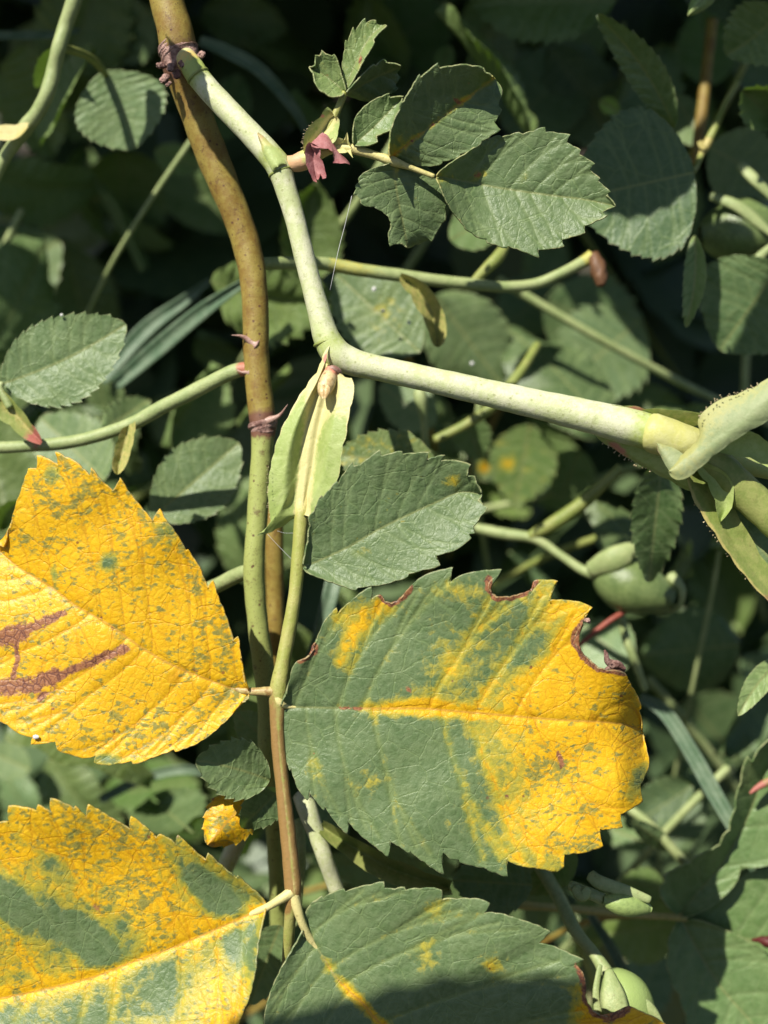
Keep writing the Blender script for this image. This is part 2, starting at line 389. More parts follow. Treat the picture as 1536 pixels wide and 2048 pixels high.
def blade(name, mid, left, right, z, mat=None, parent=None, base=None, nveins=8, ncol=14, nrow=70, lag=1.25,
          tone=None, groove=0.10, fold=0.0, wave=0.0, solid=0.0, tint=(1, 1, 1), sweep=0.10, puff=0.08, extra=None, wseed=0):
    """A leaf blade as a mesh. mid/left/right run from base to tip; z(u, s, x, y) in mm. Veins are grooves in the mesh."""
    mat = mat or LEAF
    mid = smooth(mid, 120); left, right = organic(left, mid), organic(right, mid)
    sm, sl, sr = arclen(mid), arclen(left), arclen(right)
    u = np.unique(np.concatenate([sl, sr])); keep = [0.0]
    for q in u[1:]:
        if q - keep[-1] > 1.1e-3 and 1 - q > 1.1e-3: keep.append(q)
    keep = np.array(keep + [1.0]); un = np.linspace(0, 1, nrow)
    near = np.min(np.abs(un[:, None] - keep[None, :]), 1)
    u = np.sort(np.concatenate([keep, un[near > 1.5e-3]]))
    M = at(mid, u ** lag, sm); Ls = [at(left, u, sl), at(right, u, sr)]
    # smooth edges for vein routing
    uu = np.linspace(0, 1, 60)
    edges = []
    for E, se in ((left, sl), (right, sr)):
        e = at(E, uu, se); k = np.ones(7) / 7
        ee = np.stack([np.convolve(np.pad(e[:, i], 3, 'edge'), k, 'valid') for i in range(2)], -1); edges.append(ee)
    def pos(side, uq, s):
        m_ = at(mid, np.clip(uq, 0, 1) ** lag, sm); e = np.stack([np.interp(uq, uu, edges[side][:, i]) for i in range(2)], -1)
        return m_ * (1 - s)[:, None] + e * s[:, None]
    veins = []
    for sd in (0, 1):
        for k in range(nveins):
            u0 = (k + 0.55 + 0.15 * sd + 0.25 * math.sin(k * 2.3 + sd)) / (nveins + 0.6)
            s = np.linspace(0, 0.92, 12)
            main = pos(sd, u0 + sweep * s ** 1.6, s); veins.append(main)
            s2 = np.linspace(0.5, 0.95, 6); veins.append(pos(sd, u0 + sweep * s2 ** 1.6 - 0.16 * (s2 - 0.5) / nveins * 8 * 0.5, s2))
            s3 = np.linspace(0.68, 0.95, 5); veins.append(pos(sd, u0 + sweep * s3 ** 1.6 + 0.10 * (s3 - 0.68), s3))
    s = 1 - (1 - np.linspace(0, 1, ncol + 1)) ** 1.25
    verts2, us, ss, de = [], [], [], []
    nu = len(u)
    grids = []
    for sd in (0, 1):
        soft = np.stack([np.interp(u, uu, edges[sd][:, i]) for i in range(2)], -1)
        soft = M + (soft - M) * 0.97
        k4 = (s ** 14)[None, :, None]
        E = soft[:, None, :] * (1 - k4) + Ls[sd][:, None, :] * k4
        G = M[:, None, :] * (1 - s)[None, :, None] + E * s[None, :, None]
        w = np.linalg.norm(Ls[sd] - M, axis=1)
        grids.append((G, w))
    # column 0 shared by both halves
    cols = [grids[0][0][:, ::-1, :], grids[1][0][:, 1:, :]]
    XY = np.concatenate(cols, 1)                                   # nu x (2ncol+1) x 2
    sg = np.concatenate([-s[::-1], s[1:]])
    Sg = np.broadcast_to(sg, (nu, 2 * ncol + 1)); Ug = np.broadcast_to(u[:, None], Sg.shape)
    W = np.where(Sg < 0, grids[0][1][:, None], grids[1][1][:, None])
    DE = (1 - np.abs(Sg)) * W
    x, y = XY[..., 0].ravel(), XY[..., 1].ravel(); Sf, Uf = Sg.ravel(), Ug.ravel()
    mm = 16.0
    dm = dseg(x, y, mid[::3]) / mm
    dl = np.full(x.shape, 1e9)
    for v in veins: dl = np.minimum(dl, dseg(x, y, v) / mm)
    zz = z(Uf, Sf, x, y) + fold * np.abs(Sf) * W.ravel() / mm
    if wave:
        kw = max(0.45, min(1.0, np.linalg.norm(mid[-1] - mid[0]) / 560)); zz = zz + wave * kw * np.sin(x / (70.0 * kw) + wseed * 1.7 + 1.3 * np.sin(y / (90.0 * kw) + wseed)) * np.sin(y / (62.0 * kw) + wseed * 2.1 + x / (140.0 * kw)) * np.abs(Sf) ** 0.7
    ks = float(np.clip(np.linalg.norm(mid[-1] - mid[0]) / 560, 0.28, 1.0)); gw = 0.34 * ks; groove *= ks; puff *= ks
    zz = zz - groove * np.exp(-(dl / gw) ** 2) - groove * 1.6 * np.exp(-(dm / 0.42) ** 2) + puff * (1 - np.exp(-(dl / (1.0 * ks)) ** 2))
    if extra is not None: zz = zz + extra(Uf, Sf, x, y, dm, dl)
    V = P(x, y, zz)
    nc = 2 * ncol + 1
    idx = np.arange(nu * nc).reshape(nu, nc)
    F = np.stack([idx[:-1, :-1], idx[1:, :-1], idx[1:, 1:], idx[:-1, 1:]], -1).reshape(-1, 4)
    off = rng.uniform(-60, 60, 2)
    co = np.stack([x / mm + off[0], y / mm + off[1], np.zeros_like(x)], -1)
    de_mm = DE.ravel() / mm
    T = np.zeros((len(x), 3))
    if tone is not None:
        r = tone(x, y, dm, dl, de_mm, Uf, Sf)
        for i in range(3): T[:, i] = np.clip(r[i], 0, 1)
    # collapse doubled vertices at base and tip
    o = link_mesh(name, V, F, mat, parent, base, {'leafco': co, 'dmid': dm, 'dlat': dl, 'dedge': de_mm, 'tone': T})
    o.color = (*tint, 1)
    if solid:
        md = o.modifiers.new('thickness', 'SOLIDIFY'); md.thickness = solid * 1e-3; md.offset = -1 if False else 0
    return o

def zplane(z0, z1, roll=0.0, curl=0.0, tipcurl=0.0):
    return lambda u, s, x, y: z0 + (z1 - z0) * u + roll * s + curl * s * s + tipcurl * u ** 3

def leaf(name, base, tip, width, z0, z1, parent=None, label=None, cat='leaf', teeth=9, bend=0.0, roll=0.0, curl=0.0, tipcurl=0.0, fold=0.0,
         tone=None, tint=(1, 1, 1), full=0.85, depth=0.055, group=None, mat=None, nveins=7, ncol=8, nrow=40, asym=0.0, wave=0.5):
    m_, l_, r_ = gen_outline(base, tip, width, teeth, bend, asym, full, depth, 0.3)
    o = blade(name, m_, l_, r_, zplane(z0, z1, roll, curl, tipcurl), mat, parent, None if parent is not None else P(*base, z0), nveins, ncol, nrow,
              tone=tone, fold=fold, tint=tint, wave=wave, wseed=random.random() * 9)
    if label: tag(o, label, cat if parent is None else None, group)
    return o

# ------------------------------------------------------------------ helpers: stems
def tube(name, pts, mat, parent=None, base=None, n=90, sides=14, tone=None, lump=0.03, cap=True, flat=1.0, seed=0):
    """A stem through (px, py, z mm, radius px). Radii follow the depth so the stem keeps its real size."""
    p = smooth(arr(pts), n)
    C = P(p[:, 0], p[:, 1], p[:, 2]); R = p[:, 3] / S * (D - p[:, 2] * 1e-3) / D
    T = np.gradient(C, axis=0); T /= np.linalg.norm(T, axis=1)[:, None] + 1e-12
    ref = RM[:, 2]                                               # roughly towards the viewer
    A = np.cross(T, ref); A /= np.linalg.norm(A, axis=1)[:, None] + 1e-9
    B = np.cross(A, T)
    th = np.linspace(0, 2 * np.pi, sides, endpoint=False)
    u = np.linspace(0, 1, n)
    k = np.arange(n)[:, None]
    lum = 1 + lump * (np.sin(k * 0.31 + 2 * np.sin(th + seed) + seed) * 0.6 + np.sin(k * 0.83 + 3 * th + seed * 2) * 0.4)
    V = C[:, None, :] + (A[:, None, :] * np.cos(th)[None, :, None] + flat * B[:, None, :] * np.sin(th)[None, :, None]) * (R[:, None] * lum)[..., None]
    V = V.reshape(-1, 3)
    idx = np.arange(n * sides).reshape(n, sides); nx = np.roll(idx, -1, 1)
    F = np.stack([idx[:-1], idx[1:], nx[1:], nx[:-1]], -1).reshape(-1, 4).tolist()
    if cap:
        V = np.vstack([V, C[0] - T[0] * R[0] * 0.4, C[-1] + T[-1] * R[-1] * 0.4]); a, b = len(V) - 2, len(V) - 1
        F += [[a, int(idx[0, i]), int(nx[0, i])] for i in range(sides)] + [[b, int(nx[-1, i]), int(idx[-1, i])] for i in range(sides)]
    Tn = np.zeros((len(V), 3))
    if tone is not None:
        uu = np.repeat(u, sides); xx = np.repeat(p[:, 0], sides); yy = np.repeat(p[:, 1], sides)
        r = tone(uu, xx, yy, np.tile(th, n))
        for i in range(3): Tn[:n * sides, i] = np.clip(np.broadcast_to(r[i], uu.shape), 0, 1)
    return link_mesh(name, V, F, mat, parent, base if base is not None or parent is not None else C[0], {'tone': Tn})

def wing(name, mid, left, right, z, mat, parent, tone=None, ncol=12, nrow=60, fold=0.0, base=None, wave=0.15, lag=1.0):
    return blade(name, mid, left, right, z, mat, parent, base, 3, ncol, nrow, lag, tone, 0.05, fold, wave, 0.0, (1, 1, 1), 0.1, 0.04, None, random.random() * 7)

def merge(name, parts, mat, parent=None, base=None, kind=None):
    """parts: list of (verts, faces) joined into one mesh."""
    V, F, k = [], [], 0
    for v, f in parts:
        V.append(v); F += [[i + k for i in q] for q in f]; k += len(v)
    o = link_mesh(name, np.vstack(V), F, mat, parent, base)
    if kind: o['kind'] = kind
    return o
def spindle(c, axis, length, rad, prof, n=14, sides=12, bend=0.0, side=None, flat=1.0):
    """A turned body along axis: prof(u) gives the radius share."""
    c, axis = arr(c), arr(axis) / np.linalg.norm(axis)
    s = np.cross(axis, RM[:, 2] + 1e-3); s /= np.linalg.norm(s); t = np.cross(s, axis)
    u = np.linspace(0, 1, n); th = np.linspace(0, 2 * np.pi, sides, endpoint=False)
    V = []
    for q in u:
        r = rad * prof(q)
        o_ = c + axis * length * q + (side if side is not None else t) * bend * math.sin(q * math.pi / 2) ** 2
        V.append(o_ + np.outer(np.cos(th), s) * r + np.outer(np.sin(th), t) * r * flat)
    V = np.vstack(V); idx = np.arange(n * sides).reshape(n, sides); nx = np.roll(idx, -1, 1)
    F = np.stack([idx[:-1], idx[1:], nx[1:], nx[:-1]], -1).reshape(-1, 4).tolist()
    F += [idx[0, ::-1].tolist(), idx[-1].tolist()]
    return V, F
def thorn(name, p0, p1, r0, parent, up=(0, -6), mat=None):
    (x0, y0, z0), (x1, y1, z1) = p0, p1
    mx, my, mz = x0 * 0.45 + x1 * 0.55 + up[0], y0 * 0.45 + y1 * 0.55 + up[1], z0 * .5 + z1 * .5
    return tube(name, [(x0, y0, z0, r0 * 0.95), (x0 * .7 + mx * .3, y0 * .7 + my * .3, z0 * .7 + mz * .3, r0 * 0.55), (mx, my, mz, r0 * 0.26), (x1 * .96 + mx * .04, y1 * .96 + my * .04, z1, r0 * 0.03)], mat or THORN, parent, n=24, sides=10, lump=0.06)

# ------------------------------------------------------------------ the setting
ground_n = 40
gx = np.concatenate([-np.geomspace(150, 0.4, 14), np.linspace(-0.3, 0.3, 13), np.geomspace(0.4, 150, 14)])
GX, GY = np.meshgrid(gx, gx + 0.5)
GZ = 0.01 * np.sin(GX * 9) * np.cos(GY * 7) * np.exp(-np.hypot(GX, GY) / 4)
gi = np.arange(GX.size).reshape(GX.shape)
gf = np.stack([gi[:-1, :-1], gi[:-1, 1:], gi[1:, 1:], gi[1:, :-1]], -1).reshape(-1, 4)
tag(link_mesh('ground', np.stack([GX.ravel(), GY.ravel(), GZ.ravel()], -1), gf, SOIL), kind='structure')

# deep thicket: the leaves nobody could count, far behind, plus unseen shade leaves above the frame
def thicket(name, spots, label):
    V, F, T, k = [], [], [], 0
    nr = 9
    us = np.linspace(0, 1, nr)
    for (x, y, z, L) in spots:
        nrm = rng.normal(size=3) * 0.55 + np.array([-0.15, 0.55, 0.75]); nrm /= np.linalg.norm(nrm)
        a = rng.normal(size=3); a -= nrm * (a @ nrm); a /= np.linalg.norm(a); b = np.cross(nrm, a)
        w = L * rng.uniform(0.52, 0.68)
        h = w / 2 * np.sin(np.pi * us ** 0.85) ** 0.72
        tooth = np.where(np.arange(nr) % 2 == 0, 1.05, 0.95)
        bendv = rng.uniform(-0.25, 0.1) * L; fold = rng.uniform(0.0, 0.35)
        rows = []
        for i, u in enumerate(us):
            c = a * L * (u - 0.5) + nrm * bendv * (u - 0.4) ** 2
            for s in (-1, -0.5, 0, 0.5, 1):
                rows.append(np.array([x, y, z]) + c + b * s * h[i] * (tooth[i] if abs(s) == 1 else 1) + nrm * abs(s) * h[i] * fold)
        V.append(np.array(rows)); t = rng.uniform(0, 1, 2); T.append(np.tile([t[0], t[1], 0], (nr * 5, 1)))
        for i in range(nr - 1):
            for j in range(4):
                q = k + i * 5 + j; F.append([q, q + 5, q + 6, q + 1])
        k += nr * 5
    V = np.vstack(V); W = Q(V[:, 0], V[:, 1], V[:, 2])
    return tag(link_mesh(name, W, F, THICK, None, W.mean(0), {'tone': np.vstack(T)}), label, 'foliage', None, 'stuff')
spots = []
for _ in range(1900):
    z = -rng.uniform(112, 300); k = 1 + abs(z) / 180
    spots.append((rng.uniform(-66, 66) * k, rng.uniform(-82, 110) * k, z, rng.uniform(26, 46)))
for _ in range(400):          # unseen canopy leaves added over the frame to keep the bush interior dark
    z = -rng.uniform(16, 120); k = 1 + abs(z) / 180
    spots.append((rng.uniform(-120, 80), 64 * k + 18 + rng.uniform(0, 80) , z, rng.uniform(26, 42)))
thicket('thicket_foliage', spots, 'dark mass of dense rose foliage deep behind the stems, with a canopy added for shade')

# ------------------------------------------------------------------ the rose cane in front, with everything that grows on it
cane = thing('rose_cane', 'mottled brown rose cane with pale green side twig and large yellowing toothed leaflets', 'rose shoot', P(530, 2100, -14))

def cane_tone(u, x, y, th):
    return sstep(845, 875, y) * 1.0, np.clip(blob(x, y, 525, 850, 60, 22) + 0.9 * blob(x, y, 360, 120, 60, 30) + 0.25, 0, 1) * (y < 900) , 0
tube('woody_stem', [(318, -60, -6, 33), (336, 10, -6, 34), (352, 70, -6, 37), (362, 125, -7, 38), (378, 185, -8, 33), (412, 280, -9, 32), (446, 365, -9.5, 31), (482, 455, -10, 28),
                    (503, 535, -10, 28), (511, 620, -10, 26), (512, 700, -10, 26), (518, 780, -10, 26), (526, 850, -10, 26), (524, 905, -10, 22), (515, 1030, -10, 21), (508, 1140, -10, 21), (516, 1250, -10.5, 21),
                    (528, 1340, -11, 21), (535, 1420, -11.5, 20), (538, 1500, -12, 22), (545, 1570, -14, 20), (552, 1700, -18, 18), (560, 1900, -24, 18), (560, 2100, -30, 17)], CANE, cane, n=260, sides=22, tone=cane_tone, lump=0.035)
# scarred collar where the twig leaves: stacked crumpled rings and bud scales
tube('bark_collar', [(348, 84, -6.4, 36.5), (352, 92, -6.4, 38.5), (355, 98, -6.4, 37), (359, 107, -6.4, 40), (362, 113, -6.4, 38), (365, 122, -6.6, 40.5), (367, 129, -6.8, 37), (369, 138, -7.2, 34)], COLLAR, cane, n=60, sides=30, lump=0.05, seed=2)
for i, (x, y, z, dx, dy, L, r) in enumerate([(336, 150, -4.5, -14, 14, 1.7, .55), (352, 140, -3.5, 4, 20, 1.6, .6), (330, 130, -4.6, -18, 2, 1.4, .5), (345, 128, -3.2, -6, 16, 1.5, .6),
                                             (398, 108, -4.5, 14, 4, 1.2, .55), (340, 163, -4.6, -8, 10, 1.2, .42), (362, 122, -3.0, 6, 14, 1.3, .5)]):
    a = P(x, y, z); b = P(x + dx, y + dy, z + 1.0)
    v, f = spindle(a, b - a, L * 1e-3, r * 1e-3, lambda q: math.sin(math.pi * (0.12 + 0.8 * q)) ** 0.7 * (1 + 0.2 * math.sin(q * 9)), 10, 9, flat=0.6)
    link_mesh('bud_scale', v, f, COLLAR, cane)
def twig_tone(u, x, y, th):
    yel = 0.75 * blob(x, y, 385, 150, 40) + 0.6 * blob(x, y, 545, 320, 32) + 0.55 * blob(x, y, 655, 690, 45) + 0.7 * sstep(1200, 1310, x)
    return yel, 0.55 * blob(x, y, 380, 125, 22), 0
tube('green_twig', [(366, 108, -6, 20), (383, 133, -3.5, 23), (408, 168, -2.4, 23.5), (450, 214, -1.6, 23.5), (498, 264, -0.8, 24), (540, 310, -0.2, 25), (558, 335, 0, 26), (570, 372, 0, 22), (588, 430, 0, 20.5), (603, 490, 0, 20.5),
                    (622, 565, 0, 21), (640, 630, 0, 23), (652, 672, 0, 27), (672, 706, 0, 30), (706, 724, 0, 27.5), (760, 737, 0.2, 25.5), (850, 757, 0.6, 25.5), (950, 780, 1.2, 27), (1050, 803, 1.9, 29), (1150, 826, 2.7, 32),
                    (1240, 848, 3.4, 36), (1308, 866, 4, 37)], TWIG, cane, n=240, sides=22, tone=twig_tone, lump=0.02)
tube('twig_ring', [(566, 342, 0, 26), (562, 347, 0, 27), (566, 352, 0, 26)], BACKTWIG, cane, n=8, sides=20, lump=0.02) if False else None
o = wing('bud_scale', [(514, 266), (530, 292), (556, 334)], [(514, 264), (522, 290), (532, 318), (546, 342), (556, 334)], [(516, 264), (538, 284), (560, 306), (572, 328), (556, 334)], lambda u, s, x, y: 1.0 + 0.95 * np.sqrt(np.clip(1 - 0.8 * s * s, 0, 1)) + 0.25 * u, NODEM, cane, tone=lambda x, y, dm, dl, de, u, s: (0.45 * (1 - sstep(0.1, 0.5, u)), 0.7 * sstep(0.2, 0.5, u), 0), ncol=8, nrow=30, wave=0)
for (rx, ry, rr, tt) in ((562, 345, 25.5, 0), (1304, 865, 38.6, 0), (654, 684, 27.5, 0), (396, 152, 24.4, -2.6)):
    q = {562: (0.35, 0.94), 1304: (0.96, 0.26), 654: (0.3, 0.95), 396: (0.58, 0.81)}[rx]
    tube('twig_ring', [(rx - q[0] * 3, ry - q[1] * 3, tt + (4 if rx > 1000 else 0), rr * 0.97), (rx, ry, tt + (4 if rx > 1000 else 0), rr * 1.03), (rx + q[0] * 3, ry + q[1] * 3, tt + (4 if rx > 1000 else 0), rr * 0.97)], STIPB, cane, n=8, sides=26, lump=0.02, cap=False)
# thorns on the cane
thorn('thorn', (512, 690, -9), (462, 670, -8), 15, cane)
thorn('thorn', (530, 845, -9), (576, 808, -7), 15, cane, (4, 6))
thorn('thorn', (500, 745, -9), (470, 738, -9.5), 9, cane, (0, 3))
# rough ring of old bark above the green length of cane
tube('bark_collar', [(523, 842, -10, 26), (525, 850, -10, 29), (526, 858, -10, 27), (526, 866, -10, 24)], COLLAR, cane, n=18, sides=22, lump=0.08)

# --- leaf with the four big leaflets
stalk = tube('leaf_stalk', [(652, 730, 0.4, 13), (640, 790, 0.6, 14), (622, 870, 0.8, 16), (611, 950, 1.1, 15), (603, 1030, 1.9, 14.5), (597, 1110, 2.2, 14), (591, 1180, 2.4, 13.5), (580, 1250, 2.6, 14), (567, 1320, 2.8, 15),
                            (557, 1378, 3.0, 18), (555, 1410, 3.0, 16.5), (556, 1480, 3.0, 14), (565, 1570, 3.0, 14.5), (576, 1670, 3.0, 16), (584, 1750, 3.1, 17), (586, 1790, 3.2, 16), (580, 1840, 2.4, 12), (575, 1920, 0.5, 11), (572, 2000, -2, 10), (571, 2090, -5, 9)],
             RACHIS, cane, n=220, sides=18, lump=0.035, tone=lambda u, x, y, th: (0.85 * sstep(1330, 1500, y) * (1 - 0.9 * sstep(1800, 1840, y)) * (1 - 0.75 * np.exp(-((th - 1.8) / 0.45) ** 2)) + 0.25, 0.75 * (1 - sstep(1000, 1060, y)) + 0.5 * np.exp(-((th - 1.9) / 0.3) ** 2) * sstep(1400, 1500, y), 0))
tag(stalk, 'leaf stalk bearing one fully yellow and three half green leaflets')

def zA(u, s, x, y): return 3.0 + 1.2 * np.sin(u * 2.2) - 4.0 * u ** 4 + 0.8 * s * s - 1.9 * s * np.sin(np.clip(u, 0, 1) * 2.9)
A_mid = [(497, 1384), (470, 1378), (425, 1362), (350, 1332), (285, 1296), (215, 1247), (150, 1210), (100, 1172), (50, 1143), (18, 1118), (-14, 1088)]
A_up = [(498, 1382), (489, 1366), (485, 1342), (482, 1318), (479, 1295), (476, 1272), (466, 1282), (458, 1252), (450, 1228), (440, 1205), (433, 1185), (426, 1160), (416, 1176), (405, 1150), (395, 1127), (384, 1112), (376, 1098), (372, 1101), (362, 1082), (350, 1064),
        (338, 1048), (328, 1034), (320, 1017), (305, 1043), (298, 1032), (287, 1020), (270, 999), (255, 980), (240, 955), (234, 967), (226, 981), (210, 968), (196, 953), (183, 935), (179, 951), (165, 936), (150, 922), (130, 913), (111, 903), (116, 920), (122, 935), (108, 924), (90, 915), (75, 910), (75, 936), (66, 936), (57, 937), (51, 952),
        (45, 970), (34, 1000), (25, 1030), (16, 1062), (8, 1095), (-14, 1088)]
A_lo = [(498, 1388), (499, 1396), (484, 1404), (470, 1420), (460, 1434), (442, 1450), (425, 1466), (402, 1482), (380, 1493), (366, 1498), (351, 1504), (347, 1499), (325, 1508), (300, 1517), (266, 1528), (263, 1522), (235, 1527), (210, 1530), (188, 1525), (192, 1511), (175, 1516), (160, 1515), (138, 1508), (115, 1500), (111, 1483), (88, 1487), (62, 1489), (66, 1475), (40, 1468), (15, 1450), (-6, 1438), (-10, 1430), (-45, 1412),
        (-72, 1370), (-84, 1320), (-82, 1260), (-68, 1200), (-48, 1145), (-14, 1088)]
def toneA(x, y, dm, dl, de, u, s):
    g = blob(x, y, 218, 1125, 20, 17) * 0.95 + blob(x, y, 110, 1150, 8, 20) * 0.7 + blob(x, y, 105, 950, 22) * 0.6 + blob(x, y, 330, 1060, 30, 22, 40) * 0.5 + blob(x, y, 215, 1520, 35, 14) * 0.9 + blob(x, y, 90, 1255, 40, 14, -20) * .3
    fl = 0.50 + 0.35 * blob(x, y, 330, 1060, 70, 45, 45) + 0.35 * blob(x, y, 440, 1260, 30, 110) + 0.22 * blob(x, y, 330, 1440, 190, 45, -12) + 0.3 * blob(x, y, 130, 980, 60, 60) - 0.22 * blob(x, y, 250, 1330, 130, 40, 30)
    b = np.maximum.reduce([1.05 * np.exp(-(dseg(x, y, [(-90, 1310), (0, 1278), (62, 1255), (128, 1226)]) / (8 + 15 * (1 - sstep(0, 130, x)))) ** 2),
                           1.0 * np.exp(-(dseg(x, y, [(-90, 1390), (0, 1376), (75, 1372), (110, 1350)]) / 20) ** 2),
                           0.95 * np.exp(-(dseg(x, y, [(75, 1375), (135, 1345), (190, 1320), (252, 1296)]) / 12) ** 2),
                           0.9 * np.exp(-(dseg(x, y, [(30, 1260), (36, 1320), (20, 1380)]) / 7) ** 2),
                           0.9 * np.exp(-(dseg(x, y, [(80, 1395), (92, 1385)]) / 10) ** 2),
                           0.9 * np.exp(-(dseg(x, y, [(198, 1225), (204, 1234)]) / 4) ** 2), 0.9 * np.exp(-(dseg(x, y, [(224, 1256), (226, 1258)]) / 4) ** 2), 0.9 * blob(x, y, 107, 1418, 6),
                           0.55 * np.exp(-(dseg(x, y, [(440, 1360), (400, 1345), (372, 1330)]) / 3) ** 2)])
    return 1.0 - g, fl, b
HERO = dict(ncol=58, nrow=240, groove=0.10, puff=0.05, solid=0.22)
o = blade('leaflet', A_mid, A_up, A_lo, zA, LEAF, stalk, nveins=8, tone=toneA, wave=0.55, wseed=1, fold=0.04, **HERO)
tag(o, 'bright yellow leaflet with green flecks and two withered brown streaks')
tube('leaflet_stalk', [(556, 1384, 3.2, 12), (530, 1383, 3.4, 9.5), (505, 1383, 3.2, 8), (475, 1379, 2.9, 6.5), (445, 1369, 2.6, 5)], RACHIS, stalk, n=40, sides=12, tone=lambda u, x, y, th: (0.9, 0.45, 0))

def zB(u, s, x, y): return 3.2 + 1.0 * np.sin(u * 2.6) + 0.5 * s * s - 0.5 * s - 5.5 * sstep(0.86, 1.04, u) ** 1.3 - 2.5 * sstep(1230, 1310, x)
B_mid = [(562, 1413), (600, 1414), (700, 1416), (800, 1417), (850, 1417), (960, 1426), (1100, 1438), (1230, 1446), (1284, 1462)]
B_up = [(562, 1412), (566, 1402), (572, 1393), (580, 1358), (590, 1326), (600, 1320), (612, 1316), (622, 1309), (629, 1299), (626, 1290), (633, 1283), (640, 1262), (650, 1240), (662, 1226), (673, 1215), (676, 1228), (688, 1214), (700, 1204), (712, 1193), (725, 1183), (743, 1173), (743, 1198), (752, 1191), (762, 1190), (770, 1203), (783, 1207), (796, 1202), (806, 1192), (818, 1176),
        (830, 1164), (843, 1154), (856, 1147), (872, 1142), (890, 1138), (906, 1134), (903, 1150), (899, 1166), (918, 1152), (936, 1146), (958, 1142), (980, 1140), (1004, 1138), (1000, 1148), (988, 1155), (978, 1164), (976, 1174), (982, 1186), (992, 1194), (1005, 1194), (1020, 1194), (1034, 1190), (1050, 1185), (1062, 1180), (1069, 1170), (1068, 1161), (1080, 1159), (1094, 1160), (1116, 1162), (1104, 1182), (1096, 1201),
        (1112, 1200), (1130, 1200), (1148, 1202), (1164, 1205), (1185, 1215), (1176, 1226), (1168, 1238), (1166, 1248), (1154, 1262), (1148, 1280), (1152, 1294), (1166, 1310), (1183, 1325), (1196, 1336), (1214, 1341), (1230, 1340), (1249, 1345), (1255, 1358), (1262, 1372), (1271, 1386), (1278, 1400), (1282, 1416), (1278, 1420), (1284, 1462)]
B_lo = [(562, 1414), (564, 1430), (565, 1450), (565, 1478), (568, 1500), (572, 1518), (576, 1530), (580, 1542), (583, 1536), (590, 1560), (600, 1583), (607, 1592), (616, 1601), (619, 1584), (626, 1594), (633, 1603), (641, 1613), (648, 1621), (650, 1613), (660, 1629), (672, 1645), (683, 1657), (694, 1668), (695, 1640), (704, 1652), (716, 1664), (734, 1680), (752, 1694), (765, 1704), (776, 1714), (779, 1680), (788, 1687), (799, 1693), (809, 1700), (819, 1706), (820, 1701),
        (834, 1714), (850, 1724), (868, 1738), (888, 1749), (884, 1702), (892, 1709), (902, 1718), (919, 1719), (919, 1724), (944, 1731), (970, 1736), (994, 1746), (1016, 1754), (1014, 1720), (1026, 1726), (1040, 1731), (1068, 1735), (1090, 1739), (1114, 1744), (1128, 1734), (1129, 1709), (1146, 1706), (1164, 1706), (1186, 1699), (1206, 1692), (1200, 1659), (1212, 1658), (1224, 1657), (1245, 1655), (1240, 1629), (1254, 1622), (1269, 1613), (1285, 1602),
        (1280, 1569), (1288, 1554), (1296, 1538), (1294, 1505), (1288, 1478), (1284, 1462)]
